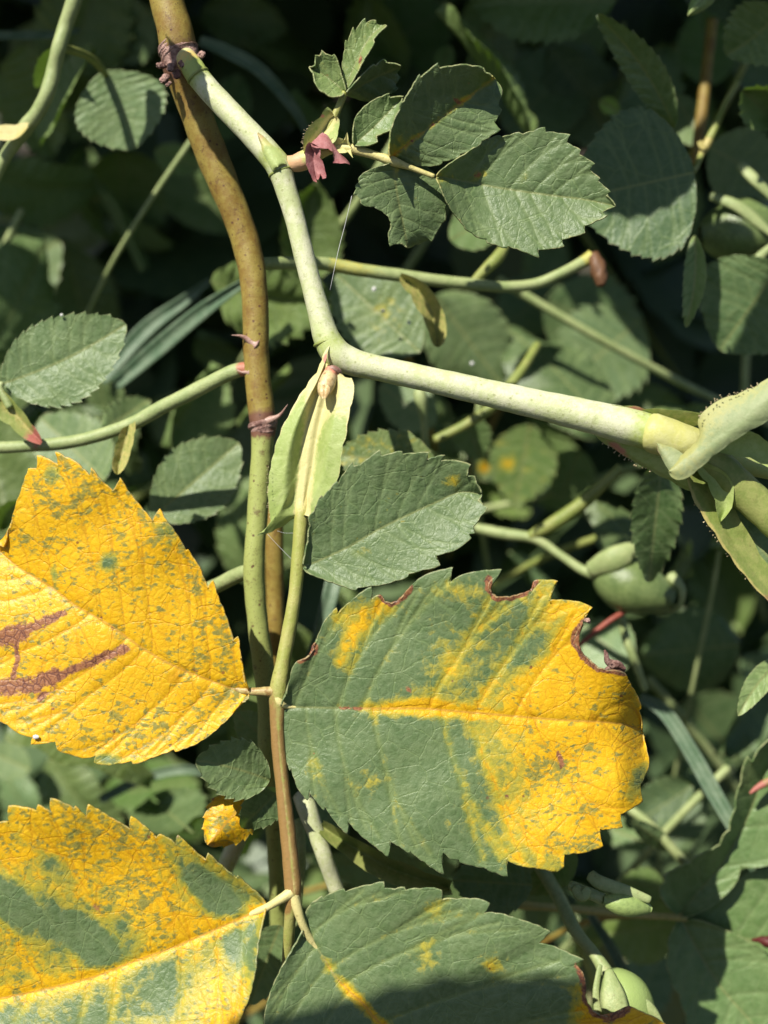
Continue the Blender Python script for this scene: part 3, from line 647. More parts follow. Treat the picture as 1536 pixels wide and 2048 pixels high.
def toneB(x, y, dm, dl, de, u, s):
    xb = np.interp(y, [1100, 1170, 1230, 1300, 1360, 1420, 1480, 1550, 1640, 1760], [1110, 1085, 1095, 1060, 1005, 965, 990, 1010, 1020, 1065])
    f = sstep(-130, 130, x - xb - 5)
    f = f - 0.45 * blob(x, y, 1050, 1290, 60, 40, -30) - 0.2 * blob(x, y, 1160, 1200, 60, 30)
    midb = 0.95 * np.exp(-((dm * 16) / 17) ** 2) * sstep(650, 820, x)
    ul = 0.62 * np.exp(-(dseg(x, y, [(770, 1205), (735, 1230), (705, 1275), (685, 1320)]) / 24) ** 2) + 0.45 * blob(x, y, 690, 1225, 40)
    vv = 0.15 * np.exp(-(dl / 1.0) ** 2) * np.exp(-(((x - xb) / 260) ** 2)) + 0.10 * np.exp(-(dl / 0.5) ** 2)
    spots = 0.42 * blob(x, y, 738, 1562, 26) + 0.22 * blob(x, y, 630, 1530, 30) + 0.18 * blob(x, y, 910, 1630, 40) + 0.35 * blob(x, y, 925, 1180, 40, 25) + 0.35 * blob(x, y, 860, 1400, 70, 26) + 0.25 * blob(x, y, 900, 1330, 60)
    ul = np.maximum(ul, 0.27 * blob(x, y, 965, 1285, 120, 100, -35))
    dark = 0.7 * blob(x, y, 1275, 1560, 22, 50, 20) + 0.35 * blob(x, y, 1130, 1720, 60, 40) + .4 * blob(x, y, 1270, 1400, 14, 40)
    ye = np.maximum(f, np.maximum(midb, ul)) + vv + spots - dark * f
    fl = f * (0.42 + 0.45 * blob(x, y, 1050, 1540, 70, 60) + 0.35 * blob(x, y, 1110, 1680, 110, 60) + 0.3 * blob(x, y, 1130, 1520, 40, 60) + 0.2 * blob(x, y, 1180, 1400, 40) - 0.2 * blob(x, y, 1100, 1420, 90, 60)) + 0.55 * ul
    bites = [[(976, 1156), (976, 1178), (992, 1194), (1020, 1194), (1050, 1186), (1070, 1164)], [(1166, 1246), (1152, 1264), (1148, 1282), (1166, 1312), (1196, 1336), (1250, 1344)], [(762, 1190), (783, 1208), (808, 1192), (820, 1174)], [(600, 1320), (628, 1302), (626, 1288)]]
    b = 0
    for q in bites: b = np.maximum(b, 1.25 * np.exp(-(dseg(x, y, q) / 8) ** 2))
    b = np.maximum(b, 0.9 * np.exp(-(dseg(x, y, [(1118, 1505), (1124, 1530)]) / 7) ** 2)); b = np.maximum(b, 0.8 * blob(x, y, 1013, 1592, 7)); b = np.maximum(b, 0.85 * blob(x, y, 628, 1507, 5))
    b = np.maximum(b, 0.75 * np.exp(-(dseg(x, y, [(680, 1416), (720, 1417)]) / 5) ** 2)); b = np.maximum(b, 0.85 * blob(x, y, 817, 1378, 9, 6, 40))
    return np.clip(ye, 0, 1), fl, b
o = blade('leaflet', B_mid, B_up, B_lo, zB, LEAF, stalk, nveins=7, tone=toneB, wave=0.6, wseed=2, fold=0.03, **HERO)
tag(o, 'broad leaflet green at its base and yellow at its bitten tip')
tube('leaflet_stalk', [(553, 1390, 3.3, 12), (560, 1405, 3.6, 9), (575, 1413, 3.3, 5), (600, 1414, 2.9, 4)], RACHIS, stalk, n=24, sides=10, tone=lambda u, x, y, th: (0.2, 0.8, 0))
tube('withered_shred', [(1244, 1345, 1.4, 10), (1230, 1332, 2.0, 9), (1216, 1322, 2.2, 7), (1212, 1308, 2.2, 5), (1209, 1300, 2.2, 2)], COLLAR, stalk, n=20, sides=9, lump=0.25, flat=0.5)
tube('withered_shred', [(1214, 1341, 1.6, 6), (1232, 1328, 2.3, 8), (1250, 1338, 2.0, 4)], COLLAR, stalk, n=16, sides=9, lump=0.25, flat=0.5)
tube('withered_shred', [(1168, 1240, 1.8, 3), (1176, 1241, 2.2, 4.5), (1180, 1246, 2.0, 2)], COLLAR, stalk, n=12, sides=8, lump=0.2, flat=0.6)

def zC(u, s, x, y): return 3.2 + 1.4 * np.sin(u * 2.2) - 3.0 * u ** 3 + 1.5 * s * s + 0.9 * s
C_mid = [(531, 1815), (490, 1832), (450, 1850), (350, 1893), (275, 1920), (190, 1953), (100, 1976), (0, 1996), (-90, 2008), (-165, 2010)]
C_up = [(531, 1813), (532, 1806), (522, 1793), (505, 1778), (490, 1765), (475, 1751), (473, 1756), (455, 1742), (436, 1725), (416, 1706), (411, 1721), (395, 1708), (378, 1690), (355, 1669), (352, 1690), (345, 1681), (332, 1674), (318, 1668), (312, 1676), (300, 1661), (284, 1648), (262, 1632), (260, 1658), (248, 1650), (236, 1643), (220, 1634), (205, 1624), (190, 1616), (176, 1608), (173, 1635), (162, 1624), (150, 1612), (148, 1616), (128, 1606), (101, 1596), (102, 1624), (90, 1617), (76, 1609), (73, 1621),
        (46, 1614), (17, 1611), (20, 1643), (0, 1644), (-30, 1650), (-62, 1665), (-62, 1690), (-100, 1730), (-112, 1760), (-140, 1810), (-160, 1880), (-172, 1950), (-165, 2010)]
C_lo = [(531, 1817), (529, 1829), (526, 1840), (520, 1866), (515, 1890), (512, 1920), (510, 1948), (505, 1970), (500, 1990), (490, 2015), (480, 2040), (462, 2080), (440, 2110), (400, 2150), (340, 2200), (260, 2245), (160, 2260), (60, 2245), (-40, 2190), (-110, 2120), (-150, 2060), (-165, 2010)]
def toneC(x, y, dm, dl, de, u, s):
    up = np.where(s < 0, 1.0, 0.0)
    ye = 0.62 + 0.25 * blob(x, y, 130, 1680, 150, 80, 20) + 0.3 * blob(x, y, 330, 1800, 90, 70, 30) + 0.2 * blob(x, y, 420, 1850, 60, 20, -25)
    ye = ye - 1.0 * up * blob(x, y, 430, 1785, 95, 42, 35) - 1.0 * up * blob(x, y, 165, 1875, 130, 42, 28) - 0.75 * up * blob(x, y, 15, 1800, 60, 45, 30) - 0.5 * blob(x, y, 110, 1730, 45, 25, 40) - 0.35 * blob(x, y, 245, 1850, 20, 20)
    low = 1 - up
    ye = ye + low * (-0.15 - 0.45 * blob(x, y, 330, 1975, 60, 60) - 0.5 * blob(x, y, 480, 1890, 40, 60) - 0.45 * blob(x, y, 180, 2040, 70, 50) - 0.35 * blob(x, y, 30, 2045, 40) + 0.25 * blob(x, y, 400, 1990, 40, 70) + 0.3 * blob(x, y, 450, 2000, 30, 60))
    ye = ye + 0.5 * np.exp(-((dm * 16) / 16) ** 2) + 0.20 * np.exp(-(dl / 0.7) ** 2)
    fl = 0.52 + 0.25 * blob(x, y, 200, 1660, 120, 50, 20) + 0.25 * blob(x, y, 260, 1810, 60, 60)
    return np.clip(ye, 0.05, 1), fl * sstep(0.3, 0.6, ye), 0.8 * blob(x, y, 355, 1672, 5) + 0.6 * blob(x, y, 190, 1815, 20, 10, 30)
o = blade('leaflet', C_mid, C_up, C_lo, zC, LEAF, stalk, nveins=7, tone=toneC, wave=0.6, wseed=3, fold=0.16, **HERO)
tag(o, 'leaflet mottled half yellow and half green below the yellow one')
tube('leaflet_stalk', [(584, 1784, 3.6, 12), (562, 1798, 3.8, 9.5), (535, 1814, 3.5, 8), (505, 1827, 3.1, 7), (475, 1840, 2.7, 6)], RACHIS, stalk, n=40, sides=12, tone=lambda u, x, y, th: (0.1, 0.9, 0))

def zD(u, s, x, y): return 2.6 + 1.2 * np.sin(u * 2.0) - 3.0 * u ** 3 + 1.0 * s * s + 0.5 * s
D_mid = [(607, 1858), (622, 1880), (640, 1904), (675, 1958), (725, 2006), (757, 2043), (830, 2110), (930, 2190), (1040, 2270), (1130, 2330)]
D_up = [(608, 1856), (606, 1842), (610, 1826), (618, 1812), (622, 1806), (632, 1800), (644, 1791), (646, 1796), (664, 1785), (688, 1777), (691, 1783), (716, 1774), (742, 1769), (768, 1763), (769, 1776), (790, 1778), (809, 1774), (812, 1780), (840, 1777), (884, 1780), (884, 1799), (900, 1796), (914, 1798), (940, 1797), (958, 1797), (980, 1806), (969, 1826), (992, 1826), (1018, 1832), (1044, 1840), (1068, 1848), (1086, 1856), (1101, 1863), (1088, 1877), (1078, 1886), (1098, 1890), (1118, 1897),
        (1142, 1908), (1168, 1919), (1151, 1929), (1160, 1938), (1168, 1950), (1172, 1970), (1170, 1990), (1176, 2008), (1186, 2022), (1202, 2032), (1220, 2034), (1240, 2022), (1258, 2012), (1276, 2020), (1294, 2028), (1325, 2044), (1370, 2080), (1395, 2130), (1380, 2200), (1320, 2270), (1230, 2315), (1130, 2330)]
D_lo = [(606, 1860), (602, 1868), (595, 1884), (582, 1904), (570, 1924), (557, 1948), (545, 1974), (538, 1994), (532, 2014), (528, 2050), (535, 2110), (560, 2180), (610, 2250), (690, 2310), (800, 2360), (930, 2370), (1050, 2350), (1130, 2330)]
def toneD(x, y, dm, dl, de, u, s):
    ye = 0.55 * blob(x, y, 985, 1930, 32, 24) + 0.42 * blob(x, y, 852, 1915, 26, 34) + 0.3 * blob(x, y, 868, 1810, 30) + 0.85 * sstep(1120, 1180, x) * sstep(1930, 2000, y) + 0.85 * np.exp(-((dm * 16) / 13) ** 2) * sstep(610, 720, x) + 0.7 * sstep(2010, 2060, y) * sstep(1160, 1240, x)
    b = 1.2 * np.exp(-(dseg(x, y, [(1156, 1932), (1172, 1970), (1172, 2000), (1192, 2026), (1220, 2036), (1258, 2014)]) / 9) ** 2)
    return ye + 0.15 * np.exp(-(dl / 0.5) ** 2), 0.3 * ye, b
o = blade('leaflet', D_mid, D_up, D_lo, zD, LEAF, stalk, nveins=8, tone=toneD, wave=0.5, wseed=4, fold=0.12, **HERO)
tag(o, 'dull green leaflet with yellow midrib and small yellow spots')
tube('leaflet_stalk', [(586, 1786, 3.4, 13), (594, 1815, 3.6, 10), (605, 1848, 3.3, 8.5), (622, 1880, 2.6, 7.5), (645, 1912, 2.2, 6), (675, 1957, 1.8, 4)], RACHIS, stalk, n=40, sides=12, tone=lambda u, x, y, th: (0.1, 0.9, 0))

def zE(u, s, x, y): return 2.6 - 0.4 * u + 0.6 * np.sin(u * 3) + 0.9 * s * s - 0.3 * s
E_mid = [(606, 1133), (640, 1120), (700, 1092), (768, 1053), (868, 1006), (920, 984), (964, 988)]
E_up = [(606, 1131), (610, 1110), (617, 1080), (620, 1050), (616, 1036), (628, 1022), (634, 1008), (643, 990), (646, 994), (660, 978), (674, 962), (677, 967), (690, 944), (705, 924), (708, 932), (720, 930), (738, 916), (760, 899), (763, 912), (784, 906), (804, 902), (806, 908), (830, 906), (858, 904), (853, 920), (870, 914), (890, 910), (878, 922), (900, 920), (920, 922), (942, 929), (936, 942), (933, 953), (950, 952), (954, 968), (964, 988)]
E_lo = [(606, 1135), (607, 1138), (616, 1147), (626, 1151), (646, 1158), (665, 1165), (688, 1173), (712, 1181), (716, 1176), (742, 1172), (768, 1169), (790, 1162), (816, 1154), (818, 1148), (846, 1140), (881, 1131), (876, 1120), (871, 1112), (892, 1106), (914, 1099), (932, 1086), (943, 1076), (938, 1068), (950, 1067), (947, 1053), (962, 1032), (976, 1015), (964, 1008), (955, 1001), (964, 988)]
def toneE(x, y, dm, dl, de, u, s): return 0.50 * blob(x, y, 903, 962, 20, 16) + 0.22 * blob(x, y, 720, 1105, 40, 14, -20), 0.1, 0.5 * blob(x, y, 640, 992, 5)
o = blade('leaflet', E_mid, E_up, E_lo, zE, LEAF, stalk, nveins=7, tone=toneE, wave=0.3, wseed=5, fold=0.10, ncol=44, nrow=160, groove=0.09, puff=0.05, solid=0.2)
tag(o, 'smaller all green leaflet beside the stipule')

# --- stipule with two wings folded round the foot of that leaf stalk
S_mid = [(650, 742), (640, 790), (622, 870), (611, 950), (604, 1030)]
S_l = [(660, 690), (652, 700), (644, 720), (634, 745), (612, 775), (594, 800), (576, 835), (560, 870), (549, 905), (542, 935), (538, 965), (537, 1000), (540, 1030), (543, 1046), (528, 1064), (512, 1072), (530, 1068), (552, 1058), (575, 1046), (590, 1036), (604, 1030)]
S_r = [(676, 745), (690, 754), (703, 756), (708, 770), (707, 790), (700, 815), (694, 850), (685, 890), (681, 915), (680, 935), (674, 960), (664, 980), (651, 990), (640, 1000), (632, 1020), (627, 1038), (615, 1032), (604, 1030)]
def zS(u, s, x, y): return 1.9 + 0.75 * np.exp(-(s / 0.2) ** 2) + 2.6 * sstep(0.12, 0.62, np.abs(s)) * np.sin(np.clip(u, 0, 1) * 2.5 + 0.5) + np.where(s < 0, -1.2, 0.6) * s * s
o = wing('stipule', S_mid, S_l, S_r, zS, STIP, stalk, tone=lambda x, y, dm, dl, de, u, s: (np.clip(1.1 * np.exp(-(dm / 1.15) ** 2) + 0.75 * (1 - sstep(0.0, 0.45, u)) + 0.5 * np.exp(-(de / 0.12) ** 2) + 0.5 * np.where(s > 0, 1 - sstep(0.1, 0.5, u), 0), 0, 1), 0.9 * blob(x, y, 652, 715, 6, 14, 20), 0), ncol=26, nrow=90)
tag(o, 'pale green stipule with two folded wings and a hair-fine tip')
# brown bud in its axil
a = P(664, 738, 3.2); b = P(643, 798, 4.8)
v, f = spindle(a, b - a, 0.0041, 0.00098, lambda q: (0.75 + 0.35 * math.sin(q * 2.6)) * math.sqrt(max(0.02, 1 - (q * 0.99) ** 5)), 18, 14)
bud = link_mesh('axillary_bud', v, f, BUD, cane, attrs={'tone': np.stack([np.repeat(np.linspace(1, 0, 18) ** 3, 14), 0 * np.arange(18 * 14), 0 * np.arange(18 * 14)], -1)})
tag(bud, 'small brown scaly bud tucked in the stipule')
for dx in (-5, 6):
    v, f = spindle(P(650 + dx, 770, 5.1), P(648 + dx * 0.4, 796, 5.6) - P(650 + dx, 770, 5.1), 0.0018, 0.0005, lambda q: math.sin(math.pi * (0.15 + 0.8 * q)), 8, 8, flat=0.5)
    link_mesh('bud_scale', v, f, BUD, bud)
tube('bud_ring', [(656, 742, 3.0, 5), (664, 736, 3.8, 6), (677, 742, 3.6, 6), (682, 754, 2.8, 4)], THORN, bud, n=16, sides=8)

# --- small leaf near the top with dry bract, yellow stipules and four bronze-edged leaflets
def stalk_tone(u, x, y, th): return 0.3 * sstep(740, 790, x), 0.8 - 0.3 * u, 0
knob = tube('leaf_base', [(566, 325, -0.5, 13), (584, 326, 0.2, 15), (592, 326, 0.4, 18), (610, 320, 0.6, 20), (630, 308, 1, 17), (650, 298, 1.2, 13)], NODEM, cane, n=36, sides=16, tone=lambda u, x, y, th: (0.95 * blob(x, y, 590, 326, 26) , 0.5 * sstep(605, 640, x) * (np.sin(th) < 0.2), 0))
st2 = tube('leaf_stalk', [(632, 307, 1, 15), (660, 298, 1.4, 11), (690, 296, 1.6, 9), (705, 298, 1.6, 10), (735, 306, 1.6, 9), (760, 314, 1.6, 9), (784, 322, 1.6, 10), (820, 335, 0.9, 6), (868, 353, 0.7, 5)], RACHIS, cane, n=70, sides=14, tone=stalk_tone)
tag(st2, 'short stalk with bronze-edged small leaflets near the top')
st3 = tube('leaf_stalk', [(636, 300, 1, 11), (652, 270, 1.2, 9), (668, 235, 1.6, 8), (680, 208, 1.8, 7), (690, 184, 2, 7)], RACHIS, cane, n=36, sides=12)
tag(st3, 'upper short stalk with a fan of three tiny leaflets')
wing('stipule', [(608, 308), (640, 270), (668, 232)], [(608, 306), (607, 280), (614, 260), (626, 245), (640, 235), (650, 218), (655, 214), (664, 222), (668, 230)], [(610, 310), (640, 300), (664, 288), (674, 275), (676, 262), (679, 240), (672, 232), (668, 234)],
     lambda u, s, x, y: 1.2 + 1.5 * np.abs(s) + 0.5 * u, STIP, st3, tone=lambda x, y, dm, dl, de, u, s: (np.exp(-(dm / 0.5) ** 2) + 0.35, 0.8 * blob(x, y, 645, 232, 6), 0), ncol=10, nrow=40)
wing('stipule', [(655, 296), (680, 292), (702, 296)], [(655, 292), (662, 277), (676, 275), (690, 280), (694, 264), (697, 282), (702, 294)], [(655, 300), (662, 306), (680, 306), (696, 304), (706, 316), (702, 298)], lambda u, s, x, y: 1.8 + 0.9 * np.abs(s), STIP, st2,
     tone=lambda x, y, dm, dl, de, u, s: (0.6 + 0 * x, 0 * x, 0), ncol=8, nrow=30)
br = wing('dry_bract', [(620, 285), (626, 310), (632, 358)], [(620, 283), (612, 292), (611, 315), (616, 338), (622, 350), (627, 362), (634, 365), (632, 358)], [(622, 285), (640, 296), (640, 315), (645, 322), (650, 342), (652, 356), (645, 358), (640, 346), (636, 360), (632, 358)], lambda u, s, x, y: 3.2 + 1.0 * np.abs(s) - 0.4 * u, PETAL, cane, ncol=10, nrow=50, wave=0.5)
tag(br, 'withered dull red bract hanging down from the leaf base')
br = wing('dry_bract', [(622, 288), (655, 282), (690, 320), (700, 330)], [(622, 286), (634, 275), (645, 265), (652, 268), (660, 278), (670, 292), (674, 302), (686, 312), (699, 326), (700, 330)], [(622, 292), (640, 296), (656, 297), (666, 303), (668, 318), (666, 326), (674, 326), (690, 326), (698, 328), (700, 330)], lambda u, s, x, y: 3.6 + 0.8 * s - 0.5 * u, PETAL, cane, ncol=8, nrow=40, wave=0.3)
SM = dict(ncol=26, nrow=110, groove=0.14, puff=0.10, solid=0.18)
bronze = lambda a=0.6: (lambda x, y, dm, dl, de, u, s: (0.10 * np.exp(-(de / 0.4) ** 2), 0, a * 0.25 * np.exp(-(de / 0.09) ** 2)))
F1_mid = [(780, 316), (820, 284), (870, 246), (925, 203), (988, 155)]
F1_l = [(780, 314), (778, 295), (780, 280), (785, 250), (797, 222), (800, 218), (800, 205), (808, 202), (815, 188), (824, 175), (832, 160), (839, 148), (842, 154), (858, 140), (876, 125), (878, 136), (904, 132), (930, 128), (945, 132), (960, 132), (968, 136), (971, 146), (980, 148), (988, 155)]
F1_r = [(782, 320), (798, 323), (825, 330), (852, 332), (868, 332), (884, 328), (885, 322), (902, 320), (919, 314), (921, 308), (942, 300), (962, 289), (964, 282), (984, 270), (1001, 260), (994, 252), (988, 246), (996, 234), (1004, 220), (996, 212), (997, 204), (1004, 190), (1004, 178), (996, 166), (988, 155)]
def toneF1(x, y, dm, dl, de, u, s): return 0.12 * np.exp(-(de / 0.35) ** 2) + 0.3 * blob(x, y, 790, 290, 26, 40, 40) + .18 * blob(x, y, 915, 195, 20) + 0.4 * np.exp(-(dm / .4) ** 2), 0, np.maximum.reduce([0.9 * blob(x, y, 914, 203, 9, 6, 40), 0.9 * blob(x, y, 866, 249, 6, 5), 0.9 * blob(x, y, 823, 281, 6, 4), .7 * blob(x, y, 937, 165, 4), 0.22 * np.exp(-(de / 0.07) ** 2)])
tag(blade('leaflet', F1_mid, F1_l, F1_r, zplane(1.6, 1.0, -2.6, 0.4), LEAF, st2, nveins=7, tone=toneF1, fold=0.16, wave=0.2, wseed=6, **SM), 'toothed green leaflet with brown pinholes along its midrib')
F2_mid = [(872, 354), (900, 357), (993, 375), (1088, 389), (1168, 399), (1232, 412)]
F2_l = [(872, 353), (878, 343), (890, 334), (904, 324), (930, 308), (958, 290), (962, 284), (982, 276), (999, 270), (1004, 274), (1020, 270), (1038, 264), (1046, 268), (1068, 262), (1090, 254), (1091, 264), (1116, 266), (1141, 269), (1134, 285), (1146, 292), (1162, 300), (1159, 309), (1174, 317), (1190, 327), (1178, 339), (1188, 347), (1201, 357), (1196, 362), (1208, 372), (1222, 384), (1212, 392), (1232, 412)]
F2_r = [(872, 356), (880, 370), (884, 385), (890, 397), (898, 412), (908, 428), (919, 441), (928, 452), (930, 458), (944, 466), (958, 476), (972, 478), (974, 486), (992, 490), (1014, 496), (1016, 492), (1034, 498), (1054, 506), (1079, 516), (1075, 500), (1102, 498), (1129, 493), (1122, 480), (1144, 474), (1171, 466), (1168, 452), (1192, 442), (1216, 431), (1198, 425), (1214, 418), (1232, 412)]
def toneF2(x, y, dm, dl, de, u, s): return 0.10 * np.exp(-(de / 0.35) ** 2) + 0.35 * blob(x, y, 955, 352, 30, 12, -30) + .3 * blob(x, y, 1050, 360, 10, 22, 20) + 0.3 * blob(x, y, 880, 350, 30), 0, np.maximum(0.6 * blob(x, y, 955, 350, 16, 8, -35), 0.22 * np.exp(-(de / 0.07) ** 2))
tag(blade('leaflet', F2_mid, F2_l, F2_r, (lambda u, s, x, y: 0.9 - 4.0 * sstep(0, 0.35, u) + 1.2 * u + 0.5 * s * s), LEAF, st2, nveins=7, tone=toneF2, fold=0.14, wave=0.3, wseed=7, ncol=32, nrow=130, groove=0.12, puff=0.09, solid=0.18), 'largest small leaflet, sharply toothed and pointing away to the side')
F3_mid = [(784, 325), (788, 350), (796, 400), (806, 450), (815, 496)]
F3_l = [(786, 326), (800, 323), (822, 325), (844, 330), (858, 338), (871, 350), (880, 368), (888, 388), (892, 400), (890, 418), (892, 440), (884, 446), (876, 460), (870, 470), (864, 483), (858, 478), (849, 481), (838, 488), (830, 488), (815, 496)]
F3_r = [(783, 326), (768, 330), (750, 335), (735, 342), (722, 350), (716, 358), (718, 364), (710, 372), (712, 378), (706, 390), (712, 389), (720, 398), (722, 408), (728, 412), (746, 412), (764, 422), (776, 432), (782, 446), (782, 456), (776, 466), (777, 476), (780, 493), (790, 488), (804, 485), (808, 490), (815, 496)]
tag(blade('leaflet', F3_mid, F3_l, F3_r, zplane(1.6, -1.9, 1.3, -0.6), LEAF, st2, nveins=6, tone=lambda x, y, dm, dl, de, u, s: (0.30 * blob(x, y, 790, 335, 14, 26) + 0.2 * blob(x, y, 835, 400, 14), 0, np.maximum(0.22 * np.exp(-(de / 0.07) ** 2), .6 * blob(x, y, 788, 412, 4))), fold=0.02, wave=0.25, wseed=8, **SM), 'rounded grey green leaflet with a bite out of its side')
F4_mid = [(707, 290), (740, 262), (770, 232), (805, 195)]
F4_l = [(707, 288), (706, 270), (707, 252), (712, 232), (722, 220), (735, 208), (748, 199), (764, 193), (779, 186), (778, 196), (792, 193), (808, 193), (805, 195)]
F4_r = [(710, 291), (725, 292), (742, 290), (756, 284), (752, 272), (768, 266), (782, 260), (790, 245), (796, 228), (800, 214), (803, 208), (805, 195)]
tag(blade('leaflet', F4_mid, F4_l, F4_r, zplane(2.0, 2.4, 0.0, 0.6), LEAF, st2, nveins=5, tone=bronze(1.0), fold=0.15, wave=0.3, wseed=9, tint=(1.25, 1.25, 1.1), **SM), 'tiny glossy leaflet beside the red bract')
F5_mid = [(694, 176), (702, 150), (722, 105), (745, 70), (772, 50)]
F5_l = [(693, 176), (688, 158), (685, 140), (686, 118), (690, 98), (691, 80), (696, 84), (701, 68), (706, 54), (711, 64), (718, 50), (730, 36), (732, 46), (742, 40), (752, 40), (756, 54), (764, 50), (772, 50)]
F5_r = [(696, 176), (702, 168), (712, 150), (722, 130), (730, 116), (740, 102), (750, 84), (746, 80), (756, 68), (764, 60), (774, 52), (772, 50)]
tag(blade('leaflet', F5_mid, F5_l, F5_r, zplane(2.0, 2.6, 0.6, 0.4), LEAF, st3, nveins=5, tone=lambda x, y, dm, dl, de, u, s: (0.12 + 0 * x, 0, np.maximum(0.8 * blob(x, y, 722, 122, 5, 12, 20), 0.22 * np.exp(-(de / 0.08) ** 2))), fold=0.2, wave=0.3, wseed=10, tint=(1.45, 1.4, 1.15), **SM), 'tiny upright pale leaflet at the top of the fan')
F6_mid = [(690, 185), (668, 165), (645, 148), (618, 134)]
F6_l = [(688, 186), (684, 192), (672, 194), (660, 194), (650, 186), (640, 182), (632, 170), (628, 158), (627, 147), (620, 138), (618, 134)]
F6_r = [(692, 182), (688, 166), (682, 148), (678, 132), (674, 118), (668, 108), (664, 112), (652, 108), (643, 100), (640, 112), (630, 110), (630, 124), (632, 131), (624, 134), (618, 134)]
tag(blade('leaflet', F6_mid, F6_l, F6_r, zplane(2.0, 2.2, 0.0, 0.8), LEAF, st3, nveins=5, tone=lambda x, y, dm, dl, de, u, s: (0.10 + 0 * x, 0, np.maximum(0.6 * blob(x, y, 655, 150, 5, 3), 0.22 * np.exp(-(de / 0.08) ** 2))), fold=0.2, wave=0.35, wseed=11, tint=(1.4, 1.35, 1.15), **SM), 'tiny crinkled pale leaflet with a toothed blunt end')
F7_mid = [(693, 187), (720, 172), (760, 150), (802, 132)]
F7_l = [(693, 185), (702, 175), (715, 160), (730, 144), (748, 128), (752, 132), (768, 117), (774, 126), (790, 127), (802, 132)]
F7_r = [(694, 190), (712, 196), (735, 202), (760, 203), (772, 190), (796, 178), (790, 168), (800, 155), (792, 145), (802, 132)]
tag(blade('leaflet', F7_mid, F7_l, F7_r, zplane(1.2, -1.5, -2.5, 0.0), LEAF, st3, nveins=5, fold=-0.1, wave=0.3, wseed=12, tint=(0.9, 0.95, 0.9), **SM), 'tiny darker leaflet folded back from the fan')

# --- end of the twig at the frame edge: swollen node, big stipules, leaf stalks fringed with gland hairs
nodeT = tube('swollen_node', [(1300, 864, 4, 37.5), (1308, 866, 4.2, 39.5), (1330, 874, 4.2, 39), (1370, 889, 3.6, 40), (1420, 905, 1.5, 36), (1480, 922, -1, 28), (1560, 938, -3, 24)], NODEM, cane, n=44, sides=20, tone=lambda u, x, y, th: (0.26 * sstep(1300, 1320, x) * (1 - sstep(1330, 1400, x)), 0.6 * sstep(1380, 1450, x), 0))
wing('stipule', [(1338, 942), (1390, 905), (1460, 855), (1560, 778)], [(1336, 940), (1342, 953), (1356, 960), (1374, 956), (1394, 940), (1425, 912), (1460, 886), (1500, 860), (1540, 838), (1570, 822), (1560, 778)],
     [(1340, 940), (1350, 925), (1366, 908), (1380, 896), (1394, 882), (1402, 866), (1396, 840), (1406, 824), (1438, 800), (1473, 790), (1510, 774), (1560, 748), (1560, 778)],
     lambda u, s, x, y: 7.6 + 3.0 * u - 0.8 * s * s - 0.5 * s, STIPP, cane, tone=lambda x, y, dm, dl, de, u, s: (0.55 * (1 - u) + 0.45 * np.where(s > 0, s, 0), 0 * x, 0), ncol=14, nrow=60, wave=0.0)
wing('stipule', [(1312, 884), (1335, 912), (1364, 948)], [(1312, 884), (1322, 912), (1336, 938), (1350, 954), (1364, 948)], [(1312, 884), (1340, 892), (1366, 908), (1378, 930), (1364, 948)], lambda u, s, x, y: 6.3 + 1.2 * u - 0.5 * s * s, STIPP, cane, tone=lambda x, y, dm, dl, de, u, s: (0.6 * (1 - u), 0.6 * np.where(s < 0, np.abs(s) ** 2, 0) * (1 - u), 0), ncol=8, nrow=30, wave=0.05)
wing('stipule', [(1180, 812), (1260, 830), (1350, 838), (1420, 842)], [(1180, 808), (1210, 815), (1245, 812), (1290, 818), (1340, 820), (1400, 826), (1420, 842)], [(1180, 815), (1240, 840), (1300, 850), (1360, 858), (1420, 842)],
     lambda u, s, x, y: 3.0 + 0.5 * u - 1.2 * s, STIP, cane, tone=lambda x, y, dm, dl, de, u, s: (0.4 + 0 * x, 0.8 * blob(x, y, 1270, 818, 26, 8), 0), ncol=8, nrow=40)
lowst = wing('stipule', [(1190, 868), (1250, 905), (1320, 945), (1390, 985)], [(1190, 864), (1250, 880), (1310, 905), (1360, 945), (1390, 985)], [(1188, 868), (1225, 895), (1260, 918), (1300, 940), (1340, 960), (1390, 985)],
     lambda u, s, x, y: 1.5 + 0.5 * u - 1.0 * s, STIP, cane, tone=lambda x, y, dm, dl, de, u, s: (0.2 + 0 * x, 0.85 * blob(x, y, 1235, 897, 30, 10, 35), 0), ncol=8, nrow=40)
arm1 = tube('leaf_stalk', [(1400, 905, 3.5, 30), (1440, 935, 3, 34), (1490, 985, 2.5, 35), (1560, 1050, 2, 36)], STIPB, cane, n=44, sides=16, flat=0.7)
wing('stipule', [(1385, 935), (1430, 1010), (1470, 1090), (1520, 1160), (1570, 1230)], [(1400, 925), (1440, 960), (1480, 1040), (1520, 1110), (1580, 1190), (1570, 1230)], [(1372, 945), (1382, 985), (1400, 1020), (1430, 1065), (1460, 1110), (1490, 1150), (1530, 1195), (1570, 1230)],
     lambda u, s, x, y: 2.5 - 0.5 * u + 1.2 * s, STIPB, cane, tone=lambda x, y, dm, dl, de, u, s: (0.25 + 0.6 * np.where(s > 0, sstep(0.7, 1, s), 0), 0.6 * sstep(0.75, 0.9, u), 0), ncol=12, nrow=60, wave=0.2)
